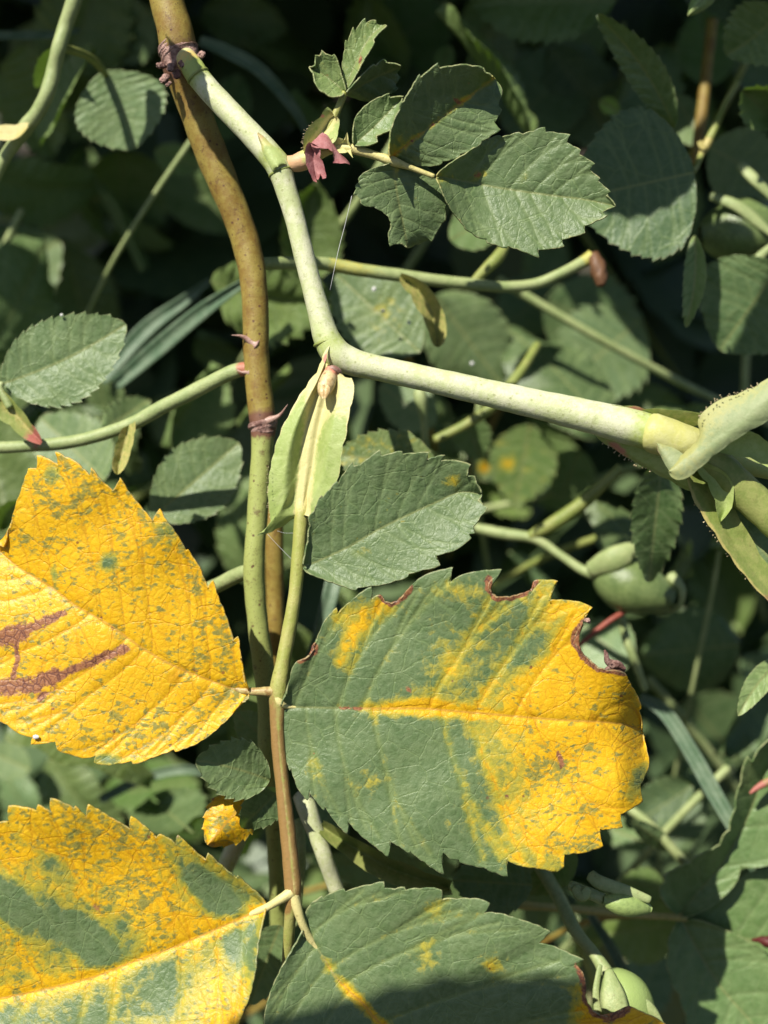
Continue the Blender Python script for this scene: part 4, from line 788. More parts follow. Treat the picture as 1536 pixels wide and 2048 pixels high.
wing('stipule', [(1400, 935), (1435, 970), (1450, 1010), (1440, 1045)], [(1410, 925), (1450, 945), (1468, 975), (1464, 1015), (1440, 1045)], [(1394, 940), (1415, 965), (1430, 1000), (1435, 1030), (1440, 1045)], lambda u, s, x, y: 4.2 - 1.5 * u + 0.8 * s * s, STIP, cane,
     tone=lambda x, y, dm, dl, de, u, s: (0.15 + 0 * x, 0 * x, 0), ncol=8, nrow=40)
wing('stipule', [(1440, 895), (1500, 900), (1570, 925)], [(1440, 885), (1490, 860), (1530, 880), (1570, 915), (1570, 925)], [(1440, 905), (1500, 915), (1560, 945), (1570, 925)], lambda u, s, x, y: 4.5 + 0.6 * s * s, STIP, cane, tone=lambda x, y, dm, dl, de, u, s: (0.1 + 0 * x, 0, 0), ncol=8, nrow=40)
wing('leaflet', [(1440, 1000), (1490, 1060), (1560, 1140)], [(1440, 990), (1490, 1020), (1560, 1090), (1560, 1140)], [(1445, 1010), (1475, 1080), (1530, 1150), (1560, 1140)], lambda u, s, x, y: -1.0 + 0 * u, LEAF, cane, ncol=8, nrow=30)
def glands(line, z, n, out, size=1.0):
    ps = []
    L = smooth(line, 60)
    for k in range(n):
        q = at(L, np.array([(k + random.uniform(0.1, 0.9)) / n]))[0]; ln = random.uniform(3, 6.5) * size
        ox, oy = out; a = P(q[0], q[1], z); b = P(q[0] + ox * ln + random.uniform(-3, 3), q[1] + oy * ln + random.uniform(-3, 3), z + random.uniform(-.2, .3))
        ps.append(spindle(a, b - a, np.linalg.norm(b - a), 0.00009 * size, lambda q: 0.45 if q < 0.75 else 1.0, 6, 6))
    return ps
merge('gland_hairs', glands([(1398, 845), (1408, 822), (1438, 799), (1473, 789), (1520, 769)], 8.8, 16, (-0.6, -0.8)) + glands([(1205, 880), (1255, 915), (1310, 944)], 1.6, 16, (-0.5, 0.85)) + glands([(1375, 950), (1400, 1020), (1450, 1095), (1500, 1160), (1540, 1200)], 2.6, 42, (-0.85, 0.5)), GLAND, cane, kind='stuff')
merge('gland_hairs', glands([(607, 300), (607, 280), (614, 260), (628, 245)], 2.8, 14, (-0.9, -0.3), 0.6) + glands([(536, 930), (537, 1000), (540, 1035)], 4.2, 14, (-0.9, 0.2), 0.5), GLAND, cane, kind='stuff')

# --- twigs that leave the cane behind, to either side
def tw(u, x, y, th): return 0.25 + 0 * u, 0 * u, 0 * u
sideL = tube('side_twig', [(512, 742, -10, 14), (488, 738, -10.5, 14), (460, 746, -11, 15), (420, 766, -12, 15), (370, 792, -13, 15), (325, 814, -14, 14.5), (275, 842, -15, 14), (225, 862, -15.5, 13), (170, 878, -16, 13), (120, 887, -16, 13), (60, 892, -16, 12), (0, 895, -16, 12), (-60, 893, -16, 12)], BACKTWIG, cane, n=120, tone=lambda u, x, y, th: (0.3 * blob(x, y, 410, 770, 30), 0.8 * blob(x, y, 490, 740, 16) + 0.5 * blob(x, y, 75, 890, 16), 0))
tag(sideL, 'thin green side twig running from cane to the frame edge')
wing('stipule', [(258, 850), (250, 885), (240, 920), (234, 950)], [(270, 842), (268, 870), (262, 900), (250, 935), (234, 950)], [(246, 855), (236, 880), (228, 910), (224, 935), (234, 950)], lambda u, s, x, y: -13.5 + 0.9 * np.abs(s), STIPB, sideL, tone=lambda x, y, dm, dl, de, u, s: (0.5 + 0 * x, 0 * x, 0), ncol=6, nrow=30)
wing('stipule', [(84, 885), (50, 850), (20, 815), (-5, 790)], [(84, 880), (60, 845), (35, 812), (5, 780), (-5, 790)], [(82, 890), (50, 878), (20, 850), (-10, 830), (-5, 790)], lambda u, s, x, y: -14.5 + 0.9 * np.abs(s), STIPB, sideL, tone=lambda x, y, dm, dl, de, u, s: (0.6 * (1 - np.abs(s)), 0.8 * sstep(0.45, 0.1, u), 0), ncol=8, nrow=40)
tube('leaf_stalk', [(20, 815, -14, 8), (2, 780, -14, 7), (4, 765, -14, 6)], BACKTWIG, sideL, n=16, sides=10)
sideR = tube('side_twig', [(520, 528, -14, 13), (580, 526, -18, 13), (650, 528, -22, 13.5), (720, 540, -23, 13.5), (800, 551, -24, 13), (880, 562, -25, 12.5), (950, 569, -26, 12), (1010, 574, -27, 11.5), (1070, 568, -28, 11), (1120, 548, -28, 11), (1165, 525, -29, 12), (1185, 512, -29, 14)], BACKTWIG, cane, n=110, tone=lambda u, x, y, th: (0.55 * (1 - sstep(700, 850, x)) * sstep(640, 660, x) + 0.8 * sstep(1150, 1175, x), 0, 0))
tag(sideR, 'green twig crossing behind from cane to upper right')
wing('stipule', [(800, 552), (835, 580), (860, 620), (873, 665), (876, 695)], [(800, 545), (848, 565), (878, 605), (892, 645), (889, 685), (876, 695)], [(798, 560), (822, 590), (845, 630), (858, 665), (868, 692), (876, 695)], lambda u, s, x, y: -21.5 - 1.0 * u + 1.6 * np.abs(s), STIPB, sideR, tone=lambda x, y, dm, dl, de, u, s: (0.5 + 0 * x, 0 * x, 0), ncol=8, nrow=40)
tube('leaf_stalk', [(945, 565, -26, 8), (970, 540, -27, 11), (995, 515, -28, 13), (1012, 490, -29, 9)], STIPB, sideR, n=26, sides=10)
tube('dry_flower_stub', [(1186, 512, -29, 12), (1195, 530, -28, 14), (1200, 552, -28, 17), (1202, 572, -28, 10)], stem_material('dry_orange_brown', (0.085, 0.040, 0.018), (0.13, 0.065, 0.03), (0.05, 0.02, 0.01), 0.7), sideR, n=20, sides=11, lump=0.25)
tube('side_twig', [(508, 1140, -11, 14), (480, 1148, -13, 15), (440, 1168, -16, 15), (405, 1185, -19, 15), (370, 1205, -24, 14)], BACKTWIG, cane, n=30, sides=12)
tube('side_twig', [(545, 1490, -13, 17), (520, 1560, -16, 17), (490, 1640, -19, 17), (462, 1710, -22, 18), (430, 1780, -26, 17), (400, 1850, -32, 16)], TWIG, cane, n=50, sides=14)
tube('side_twig', [(600, 1590, -12, 15), (612, 1612, -11, 20), (630, 1660, -11, 18), (648, 1710, -11, 16.5), (664, 1755, -12, 16), (684, 1810, -13, 16), (720, 1900, -16, 16)], TWIG, cane, n=60, sides=14)
tube('side_twig', [(598, 1640, -14, 11), (602, 1700, -14, 10), (600, 1760, -15, 9), (590, 1850, -16, 9)], BACKTWIG, cane, n=36, sides=12)
wing('stipule', [(640, 1650), (700, 1690), (780, 1735), (850, 1760), (900, 1775)], [(645, 1640), (700, 1672), (780, 1718), (850, 1745), (905, 1762), (900, 1775)], [(636, 1665), (690, 1710), (760, 1758), (840, 1785), (905, 1790), (900, 1775)], lambda u, s, x, y: -11.0 - 2.0 * u + 1.6 * np.abs(s), STIPB, cane, tone=lambda x, y, dm, dl, de, u, s: (0.25 + 0 * x, 0 * x, 0), ncol=10, nrow=50)
tube('woody_stem', [(545, 980, -24, 20), (548, 1080, -24, 19), (550, 1180, -25, 18), (552, 1280, -26, 18), (556, 1400, -30, 16)], CANE, cane, n=60, sides=14)
# small leaflets that grow from the cane behind the stalk
leaf('leaflet', (540, 1560), (392, 1520), 118, -3, 1.5, cane, 'small plain green leaflet behind the leaf stalk', teeth=8, bend=-4, fold=0.15, curl=0.5, tint=(1.05, 1.05, 1.05), ncol=14, nrow=60)
leaf('leaflet', (560, 1580), (482, 1655), 74, -4, -3, cane, 'small dark green leaflet below the plain green one', teeth=7, fold=0.25, roll=1.5, tint=(0.8, 0.85, 0.8), ncol=12, nrow=50)
leaf('leaflet', (500, 1590), (415, 1690), 100, -6, -3, cane, 'small yellow leaflet with ragged end behind the leaf stalk', teeth=7, fold=0.1, curl=-1.5, tone=lambda x, y, dm, dl, de, u, s: (0.9 + 0 * x, 0.55 + 0 * x, 0.7 * blob(x, y, 425, 1585, 14)), ncol=14, nrow=60, wave=1.2)
leaf('leaflet', (555, 1500), (470, 1425), 74, -14, -15, cane, None, teeth=6, fold=0.1, tint=(1.3, 1.35, 1.1), ncol=10, nrow=40)

exec_rest = True
# ------------------------------------------------------------------ leaves of the bush behind, each where it hangs
def yb(x0, y0, r, a=0.5): return lambda x, y, dm, dl, de, u, s: (a * blob(x, y, x0, y0, r), 0, 0)
lf = leaf
left_stem = thing('rose_shoot', 'curving green rose stem in the upper left corner with one round leaflet', 'stem', P(0, 345, -26))
tube('stem', [(158, -60, -20, 16), (148, 0, -20, 16), (132, 50, -21, 15), (118, 95, -21, 15), (108, 140, -22, 15), (95, 185, -22, 15), (75, 225, -23, 15), (52, 255, -24, 16), (30, 285, -25, 14), (10, 315, -26, 13), (-20, 370, -27, 13)], BACKTWIG, left_stem, n=90)
wing('stipule', [(55, 255), (25, 268), (-10, 268), (-30, 268)], [(58, 245), (30, 250), (0, 250), (-30, 268)], [(50, 262), (25, 280), (0, 280), (-30, 268)], lambda u, s, x, y: -21.5 - u + 0.3 * s, STIPB, left_stem, tone=lambda x, y, dm, dl, de, u, s: (0.8 + 0 * x, 0, 0), ncol=8, nrow=30)
tube('leaf_stalk', [(118, 98, -21, 7), (140, 100, -24, 9), (170, 110, -28, 8), (195, 128, -32, 8), (212, 150, -34, 6)], STIPB, left_stem, n=30, sides=10)
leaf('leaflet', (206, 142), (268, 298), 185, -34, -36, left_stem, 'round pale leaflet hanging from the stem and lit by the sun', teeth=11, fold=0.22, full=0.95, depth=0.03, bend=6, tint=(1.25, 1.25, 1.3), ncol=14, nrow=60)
leaf('leaflet', (122, 92), (70, 175), 46, -30, -36, left_stem, None, teeth=6, fold=0.4, roll=3)

rows = [
 # base, tip, width, z0, z1, label, options
 ((4, 768), (252, 648), 172, -15, -16, 'sharp grey green oval leaf against the left edge, notched on top', dict(teeth=13, fold=0.14, bend=-10, ncol=18, nrow=80, depth=0.035, tint=(1.12, 1.12, 1.15))),
 ((-60, 600), (120, 480), 190, -44, -48, 'blurred leaf half in shade at the left edge above the oval leaf', dict(teeth=10, fold=0.1, depth=0.03)),
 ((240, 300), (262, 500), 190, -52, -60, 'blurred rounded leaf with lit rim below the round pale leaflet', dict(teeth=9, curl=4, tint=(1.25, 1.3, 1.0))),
 ((210, 960), (80, 835), 150, -30, -34, 'green leaf behind the thin side twig at left', dict(teeth=9, fold=0.1, tint=(1.0, 1.0, 1.0), ncol=12, nrow=50)),
 ((205, 860), (300, 800), 70, -24, -36, 'narrow leaf seen edge-on above the thin side twig', dict(teeth=8, fold=0.5, roll=4)),
 ((300, 1040), (478, 885), 150, -25, -27, 'grey green leaf beside the green cane crossed by a shadow band', dict(teeth=11, fold=0.12, ncol=16, nrow=70, depth=0.03, full=1.05, tint=(1.05, 1.05, 1.05))),
 ((840, 705), (672, 548), 160, -30, -31, 'leaf with pale drops behind the bend of the green twig', dict(teeth=10, fold=0.12, ncol=16, nrow=60, full=1.0, tone=lambda x, y, dm, dl, de, u, s: (0.22 * blob(x, y, 770, 630, 60) + 0 * x, 0, 0))),
 ((870, 590), (1010, 780), 165, -42, -45, 'dark glossy round leaf below the crossing twig', dict(teeth=9, fold=0.08, curl=-2, depth=0.03)),
 ((872, 930), (672, 910), 120, -20, -21, 'mottled green leaf between stipule and the small all green leaflet', dict(teeth=10, fold=0.1, ncol=14, nrow=60, tone=lambda x, y, dm, dl, de, u, s: (0.20 + 0 * x, 0, 0))),
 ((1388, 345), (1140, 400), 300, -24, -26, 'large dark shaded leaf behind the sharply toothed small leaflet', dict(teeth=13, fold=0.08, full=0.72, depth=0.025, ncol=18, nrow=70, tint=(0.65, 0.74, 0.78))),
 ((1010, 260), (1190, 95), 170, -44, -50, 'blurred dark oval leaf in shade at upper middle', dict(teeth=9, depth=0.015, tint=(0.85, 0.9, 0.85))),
 ((1350, 255), (1195, 28), 74, -27, -22, 'long narrow folded leaf slanting across the upper right', dict(teeth=12, fold=0.45, roll=2, bend=-14, ncol=12, nrow=60, tint=(0.95, 1.0, 0.95))),
 ((965, -20), (1000, 118), 110, -50, -54, 'half lit blurred leaf hanging from the top edge', dict(teeth=8, curl=3, depth=0.02, tint=(1.2, 1.3, 1.0))),
 ((1130, -30), (1190, 130), 120, -56, -58, 'olive blurred leaf at the top edge beside the folded leaf', dict(teeth=8, depth=0.02, tint=(1.2, 1.3, 0.8))),
 ((1560, 20), (1452, 110), 130, -25, -29, 'toothed leaf in the upper right corner with a shred at its edge', dict(teeth=9, fold=0.15, bend=8, tint=(0.95, 1.0, 0.9))),
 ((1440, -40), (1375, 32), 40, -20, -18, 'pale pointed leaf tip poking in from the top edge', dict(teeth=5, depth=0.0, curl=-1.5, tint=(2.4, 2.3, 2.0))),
 ((1560, 250), (1485, 180), 90, -32, -28, 'curled leaf with bright edge at the right, below the corner leaf', dict(teeth=7, curl=5, tint=(1.5, 1.5, 1.2))),
 ((1420, 295), (1560, 370), 150, -36, -34, 'grey green shaded leaf right of the yellow leaf joint', dict(teeth=9, fold=0.2)),
 ((1405, 290), (1350, 190), 80, -38, -40, 'dim leaf left of the yellow leaf joint', dict(teeth=8, fold=0.2)),
 ((1425, 170), (1400, 20), 120, -46, -50, 'dim green leaf above the yellow leaf joint', dict(teeth=9, tint=(1.1, 1.25, 0.8))),
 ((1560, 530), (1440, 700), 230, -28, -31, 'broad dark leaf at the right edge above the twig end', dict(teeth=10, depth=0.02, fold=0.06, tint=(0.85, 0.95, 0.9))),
 ((1390, 470), (1372, 655), 44, -22, -20, 'slim upright leaf seen edge-on between two dark leaves', dict(teeth=9, fold=0.6, roll=-1, bend=8, tint=(1.2, 1.25, 1.0))),
 ((1280, 640), (1120, 780), 190, -46, -48, 'blurred shaded leaf with pale upper side behind the twig', dict(teeth=9, tint=(0.95, 1.0, 1.05))),
 ((1090, 600), (1290, 690), 180, -50, -54, 'dark blurred leaf below the dry flower stub', dict(teeth=8, tint=(0.9, 1, 0.9))),
 ((1010, 660), (1110, 560), 120, -52, -56, 'dim leaf above the thick twig, right of the glossy leaf', dict(teeth=8, tint=(0.9, 1, 0.9))),
 ((900, 480), (1010, 420), 90, -34, -36, 'pale leaf end peeping out below the small leaflets', dict(teeth=7, tint=(1.3, 1.35, 1.2))),
 ((560, 640), (600, 560), 84, -46, -50, 'bright green blurred leaf between cane and green twig', dict(teeth=7, depth=0.04, fold=0.3, tint=(1.0, 1.2, 0.8))),
 ((930, 830), (960, 920), 74, -36, -38, 'small green leaf under the thick twig', dict(teeth=7, tint=(1.1, 1.2, 0.9))),
 ((1060, 850), (1030, 1010), 130, -44, -46, 'mottled leaf with a yellow spot under the thick twig', dict(teeth=9, tint=(1.0, 1.1, 0.8), tone=lambda x, y, dm, dl, de, u, s: (0.15 + 0.5 * blob(x, y, 1015, 930, 16), 0, 0))),
 ((1000, 880), (962, 960), 80, -50, -52, 'dark leaf with an orange spot right of the small all green leaflet', dict(teeth=7, tone=lambda x, y, dm, dl, de, u, s: (0.9 * blob(x, y, 968, 932, 14), 0, 0))),
 ((1160, 900), (1120, 1000), 96, -46, -48, 'soft green leaf below the pink stipule edge', dict(teeth=7, tint=(1.15, 1.2, 1.0))),
 ((1325, 915), (1298, 1165), 96, -25, -25.5, 'dark-tinted upright leaf added before the green rose hip in place of a shadow', dict(teeth=10, fold=0.25, roll=3, tint=(0.6, 0.7, 0.5))),  # leaf and its dark tint stand in for the shadow band crossing the hip
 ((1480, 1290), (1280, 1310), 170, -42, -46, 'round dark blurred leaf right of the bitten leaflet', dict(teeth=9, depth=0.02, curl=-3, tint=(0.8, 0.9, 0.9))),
 ((1260, 1330), (1165, 1250), 110, -38, -40, 'pale green leaf seen through the bite of the big leaflet', dict(teeth=7, tint=(1.2, 1.3, 1.2))),
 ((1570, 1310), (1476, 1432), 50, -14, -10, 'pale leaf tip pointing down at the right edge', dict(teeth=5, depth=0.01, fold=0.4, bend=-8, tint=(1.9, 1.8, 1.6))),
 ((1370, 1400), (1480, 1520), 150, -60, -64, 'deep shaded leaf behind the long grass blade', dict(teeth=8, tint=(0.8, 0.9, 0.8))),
 ((1065, 1770), (905, 1760), 130, -16, -18, 'crinkled leaf under the lower edge of the big leaflet', dict(teeth=10, fold=0.15, wave=1.2, ncol=14, nrow=60, tint=(0.9, 1.0, 1.0))),
 ((560, 1850), (500, 2010), 96, -16, -20, 'grey green leaf behind the lower leaf stalk', dict(teeth=8, fold=0.12, tint=(1.0, 1.05, 1.0), ncol=12, nrow=50)),
 ((470, 1400), (540, 1480), 60, -22, -24, 'pale leaf scrap behind the yellow leaflet base', dict(teeth=6, tint=(1.6, 1.7, 1.3))),
 ((1150, 1700), (1060, 1790), 74, -18, -22, 'olive leaf hanging below the yellow leaflet tip', dict(teeth=6, tint=(1.1, 1.2, 0.8))),
 ((1300, 1690), (1180, 1640), 60, -40, -42, 'thin shaded leaf in the gap right of the yellow tip', dict(teeth=6, tint=(1.1, 1.2, 1.1))),
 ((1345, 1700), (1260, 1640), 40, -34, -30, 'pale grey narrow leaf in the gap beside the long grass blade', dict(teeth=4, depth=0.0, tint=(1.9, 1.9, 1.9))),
 ((1330, 1780), (1240, 1760), 70, -36, -34, 'small pointed leaf left of the shaded compound leaf', dict(teeth=6, tint=(1.4, 1.5, 1.0))),
 ((1360, 1850), (1200, 1870), 140, -34, -40, 'olive shaded leaf below the crossing leaf stalk', dict(teeth=7, depth=0.02, tint=(1.2, 1.2, 0.7))),
 ((90, 40), (60, 170), 110, -60, -64, 'deep dark leaf left of the curving stem', dict(teeth=8)),
 ((300, 20), (190, 110), 140, -46, -50, 'dull blurred leaf above the round pale leaflet', dict(teeth=9, tint=(0.95, 1.0, 1.0))),
 ((430, 280), (480, 150), 96, -48, -52, 'blurred leaf in shade right of the scarred collar', dict(teeth=8, tint=(0.9, 1.05, 0.9))),
 ((310, 300), (400, 340), 60, -46, -48, 'pale green narrow leaf left of the brown cane', dict(teeth=6, tint=(1.4, 1.5, 1.0))),
 ((730, 110), (900, 20), 180, -54, -60, 'dark green leaf behind the tiny fan of leaflets', dict(teeth=9, tint=(1.0, 1.2, 0.8))),
 ((880, 140), (900, 90), 40, -40, -42, 'little bright leaf end above the pinholed leaflet', dict(teeth=5, tint=(1.6, 1.7, 1.3))),
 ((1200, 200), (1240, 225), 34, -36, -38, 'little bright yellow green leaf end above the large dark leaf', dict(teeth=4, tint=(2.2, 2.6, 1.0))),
 ((0, 1060), (40, 1000), 50, -30, -28, 'pale curled leaf behind the tip of the yellow leaflet', dict(teeth=5, curl=3, tint=(1.5, 1.4, 1.1))),
 ((400, 1560), (200, 1590), 110, -60, -62, 'blurred green leaf in the gap between the two yellow leaflets', dict(teeth=8, tint=(0.75, 0.95, 0.5))),
 ((330, 1590), (400, 1680), 90, -56, -60, 'darker blurred leaf below the gap between yellow leaflets', dict(teeth=8, tint=(1.1, 1.4, 0.7))),
 ((60, 1540), (-30, 1500), 70, -44, -46, 'dark leaf under the lower edge of the yellow leaflet at left', dict(teeth=7)),
 ((620, 1700), (700, 1560), 90, -30, -34, 'dark leaf behind the pale lower twig', dict(teeth=7, tint=(0.9, 1, 0.9))),
 ((1250, 2040), (1330, 1900), 110, -40, -44, 'dim leaf behind the lowest green hip', dict(teeth=8)),
 ((870, 850), (760, 770), 96, -38, -40, 'dim mottled leaf just under the thick twig', dict(teeth=8, tint=(1.0, 1.05, 1.0))),
]
def deep(z): return z if z > -26 else -26 + (z + 26) * 2.3
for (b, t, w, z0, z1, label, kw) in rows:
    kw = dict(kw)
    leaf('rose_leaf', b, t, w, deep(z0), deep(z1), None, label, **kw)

LAND = [(80, 60, 'left of the curving stem'), (250, 60, 'between curving stem and scarred collar'), (240, 220, 'behind the round pale leaflet'), (70, 350, 'under the curving stem'), (300, 430, 'left of the middle of the brown cane'),
        (90, 520, 'above the sharp oval leaf'), (110, 690, 'behind the sharp oval leaf'), (330, 640, 'behind the slanting grass blade'), (250, 800, 'above the thin side twig'), (60, 960, 'behind the upper tip of the yellow leaflet'), (400, 980, 'behind the leaf with the shadow band'),
        (520, 60, 'right of the scarred collar'), (460, 220, 'between cane and green twig'), (560, 620, 'between cane and bend of the twig'), (700, 60, 'behind the tiny fan of leaflets'), (890, 60, 'above the pinholed leaflet'), (660, 420, 'left of the bitten small leaflet'), (860, 530, 'along the crossing twig'),
        (1080, 60, 'beside the half lit hanging leaf'), (1080, 180, 'behind the dark oval leaf'), (1290, 120, 'behind the long folded leaf'), (1480, 60, 'behind the corner leaf'), (1440, 250, 'behind the yellow leaf joint'), (1270, 360, 'behind the large dark leaf'), (1480, 460, 'behind the shaded hip at right'),
        (1050, 480, 'below the sharply toothed small leaflet'), (1190, 560, 'around the dry flower stub'), (760, 640, 'behind the leaf with pale drops'), (950, 690, 'behind the dark glossy round leaf'), (1150, 690, 'above the thick twig'), (1330, 700, 'above the twig joint'), (1490, 660, 'behind the broad dark leaf'),
        (800, 850, 'below the start of the thick twig'), (950, 870, 'under the middle of the thick twig'), (1120, 930, 'under the end of the thick twig'), (1060, 1080, 'behind the stalk of the rose hip'), (1250, 1020, 'above the green rose hip'), (1270, 1180, 'behind the green rose hip'), (1450, 1200, 'below the leafy twig joint'),
        (1380, 1320, 'behind the round dark leaf'), (1400, 1480, 'behind the long grass blade'), (1300, 1620, 'right of the yellow leaflet tip'), (1480, 1620, 'behind the compound leaf'), (1200, 1760, 'among the pale twigs at lower right'), (1180, 1950, 'around the lowest hip'), (1440, 1950, 'under the compound leaf'),
        (440, 1170, 'behind the green length of cane'), (660, 1220, 'behind the gap beside the broad leaflet'), (250, 1570, 'in the gap between the yellow leaflets'), (60, 1560, 'at the left end of that gap'), (420, 1700, 'behind the pale lower twigs'), (700, 1740, 'under the broad leaflet'), (530, 1930, 'behind the lower leaf stalk'),
        (200, 1250, 'hidden behind the yellow leaflet'), (900, 1450, 'hidden behind the broad leaflet'), (250, 1850, 'hidden behind the mottled leaflet'), (850, 1950, 'hidden behind the shaded lowest leaflet'), (800, 300, 'hidden behind the small leaflets')]
# more leaves at every slant in the shade behind: a few kinds, copied
protos = []
for k, (L, w, t) in enumerate([(400, 235, 9), (430, 270, 11), (360, 200, 8), (420, 250, 10), (340, 215, 8)]):
    o = leaf('rose_leaf', (0, 0), (L, 30 - 15 * k), w, 0, 0, None, None, teeth=t, fold=[0.1, 0.25, 0.05, 0.3, 0.18][k], curl=[-2, 1, 2, -1, 3][k], tipcurl=[-4, -2, 3, -6, -3][k], wave=1.4, depth=0.055, ncol=8, nrow=40)
    protos.append(o)
n_used = [0] * 5; used_text = set()
for k in range(140):
    pi = k % 5; src = protos[pi]
    o = src if n_used[pi] == 0 else src.copy()
    if n_used[pi]: COL.objects.link(o)
    n_used[pi] += 1
    z = -random.uniform(48, 125); kk = 1 + abs(z) / 180
    px_, py_ = random.uniform(-60, 1600), random.uniform(-60, 2100)
    rot = Matrix(RM.tolist()) @ Matrix.Rotation(random.uniform(0, 6.283), 3, 'Z') @ Matrix.Rotation(random.gauss(0, 0.75), 3, 'X') @ Matrix.Rotation(random.gauss(0, 0.5), 3, 'Y') @ Matrix(RM.tolist()).transposed()
    sc_ = random.uniform(0.55, 1.05)
    o.matrix_world = Matrix.Translation(Vector(P(px_, py_, z))) @ rot.to_4x4() @ Matrix.Scale(sc_, 4)
    b_ = random.uniform(0.6, 1.15); w_ = random.uniform(0, 1); o.color = (b_ * (0.9 + 0.25 * w_), b_ * (1.0 + 0.12 * w_), b_ * (1.05 - 0.4 * w_), 1)
    look = ('dark' if b_ < 0.78 else 'dull' if b_ < 0.97 else 'brighter') + (' olive' if w_ > 0.62 else ' green' if w_ > 0.3 else ' grey green')
    near = sorted(LAND, key=lambda m_: math.hypot(m_[0] - px_, m_[1] - py_))
    for m_ in near:
        text = '%s blurred leaf deep %s' % (look, m_[2])
        if text not in used_text: break
    used_text.add(text)
    tag(o, text, 'leaf', 'blurred leaves deep in the bush')

used_twig = set()
for k in range(30):
    z = -random.uniform(42, 105); x0, y0 = random.uniform(0, 1536), random.uniform(0, 2048); an = random.gauss(1.57, 0.7); ln = random.uniform(420, 900); r0 = random.uniform(3.5, 8) / (1 + abs(z) / 180) * 1.3
    pts = [(x0 + math.cos(an) * ln * t_ + 30 * math.sin(3 * t_ + k), y0 + math.sin(an) * ln * t_ + 20 * math.sin(5 * t_ + k * 2), z - 45 * t_ * t_, r0 * (1.2 - 0.4 * t_)) for t_ in (0, .25, .5, .75, 1)]
    o = tube('twig', pts, [BACKTWIG, STIPB, BACKTWIG, CANE][k % 4], None, n=22, sides=8)
    xm, ym = pts[2][0], pts[2][1]
    for m_ in sorted(LAND, key=lambda m_: math.hypot(m_[0] - xm, m_[1] - ym)):
        text = '%s blurred twig deep %s' % (['thin green', 'thin olive', 'thin green', 'thin brown'][k % 4], m_[2])
        if text not in used_twig: break
    used_twig.add(text); tag(o, text, 'twig', 'thin twigs deep in the bush')

# compound leaf at the lower right, partly in the shade of the big leaflet
comp = thing('compound_leaf', 'green compound leaf at the lower right with a leaf-shaped shadow across it', 'leaf', P(1050, 1812, -24))
cs = tube('leaf_stalk', [(1020, 1810, -29, 7), (1060, 1812, -28, 9), (1075, 1813, -28, 8), (1150, 1818, -29, 8), (1250, 1828, -30, 8), (1330, 1833, -30.3, 7), (1360, 1834, -30.3, 9), (1375, 1838, -30.5, 5)], STIPB, comp, n=60, sides=10, tone=lambda u, x, y, th: (0.6 + 0 * u, 0.25 * sstep(1200, 1330, x), 0))
Gs = dict(ncol=30, nrow=120, groove=0.12, puff=0.08, solid=0.18)
blade('leaflet', [(1356, 1832), (1395, 1785), (1440, 1732), (1485, 1655), (1520, 1570), (1560, 1470)], [(1356, 1830), (1325, 1800), (1318, 1775), (1330, 1765), (1328, 1752), (1345, 1740), (1365, 1730), (1378, 1725), (1400, 1708), (1425, 1698), (1440, 1690), (1446, 1670), (1460, 1660), (1464, 1630), (1472, 1615), (1472, 1590), (1482, 1565), (1484, 1540), (1495, 1512), (1505, 1525), (1525, 1490), (1560, 1470)],
      [(1360, 1834), (1400, 1825), (1440, 1800), (1476, 1760), (1482, 1730), (1520, 1735), (1560, 1720), (1600, 1680), (1620, 1600), (1600, 1520), (1560, 1470)], lambda u, s, x, y: -30.5 + 3.5 * u + 0.6 * s * s + np.where(s < 0, 3.0 * np.abs(s), 0.5 * s), LEAF, comp, nveins=6, fold=0.02, wave=0.2, tint=(1.1, 1.2, 1.0), **Gs)
blade('leaflet', [(1362, 1838), (1395, 1900), (1440, 1972), (1500, 2042), (1570, 2130), (1620, 2200)], [(1364, 1838), (1400, 1840), (1450, 1860), (1500, 1885), (1560, 1930), (1620, 2000), (1650, 2100), (1620, 2200)],
      [(1360, 1838), (1345, 1860), (1335, 1885), (1338, 1900), (1332, 1930), (1340, 1950), (1346, 1975), (1360, 1990), (1362, 2010), (1372, 2030), (1376, 2055), (1410, 2110), (1470, 2170), (1550, 2210), (1620, 2200)], lambda u, s, x, y: -30.8 + 2.0 * u + 0.8 * s * s, LEAF, comp, nveins=7, fold=0.10, wave=0.25, tint=(1.1, 1.2, 1.0), **Gs)
blade('leaflet', [(1364, 1836), (1420, 1850), (1480, 1876), (1540, 1880), (1640, 1875)], [(1364, 1834), (1410, 1820), (1450, 1790), (1490, 1750), (1540, 1735), (1600, 1740), (1650, 1790), (1640, 1875)], [(1364, 1838), (1400, 1856), (1440, 1900), (1490, 1950), (1550, 1970), (1610, 1950), (1640, 1875)], lambda u, s, x, y: -32.2 + 1.0 * u + 0.6 * s * s, LEAF, comp, nveins=7, fold=0.08, wave=0.25, tint=(1.15, 1.25, 1.0), **Gs)
tube('stipule_tip', [(1500, 1587, -25, 3), (1515, 1575, -25, 6), (1540, 1562, -25, 9), (1580, 1545, -25, 9)], STIPB, comp, n=20, sides=10, tone=lambda u, x, y, th: (0.3 * u, 0.9 * (1 - u), 0))
ws = tube('withered_flower_stub', [(1505, 1880, -28, 3), (1520, 1880, -27, 6), (1535, 1884, -26.5, 12), (1560, 1888, -26, 14)], DARKRED, comp, n=20, sides=10, lump=0.2)

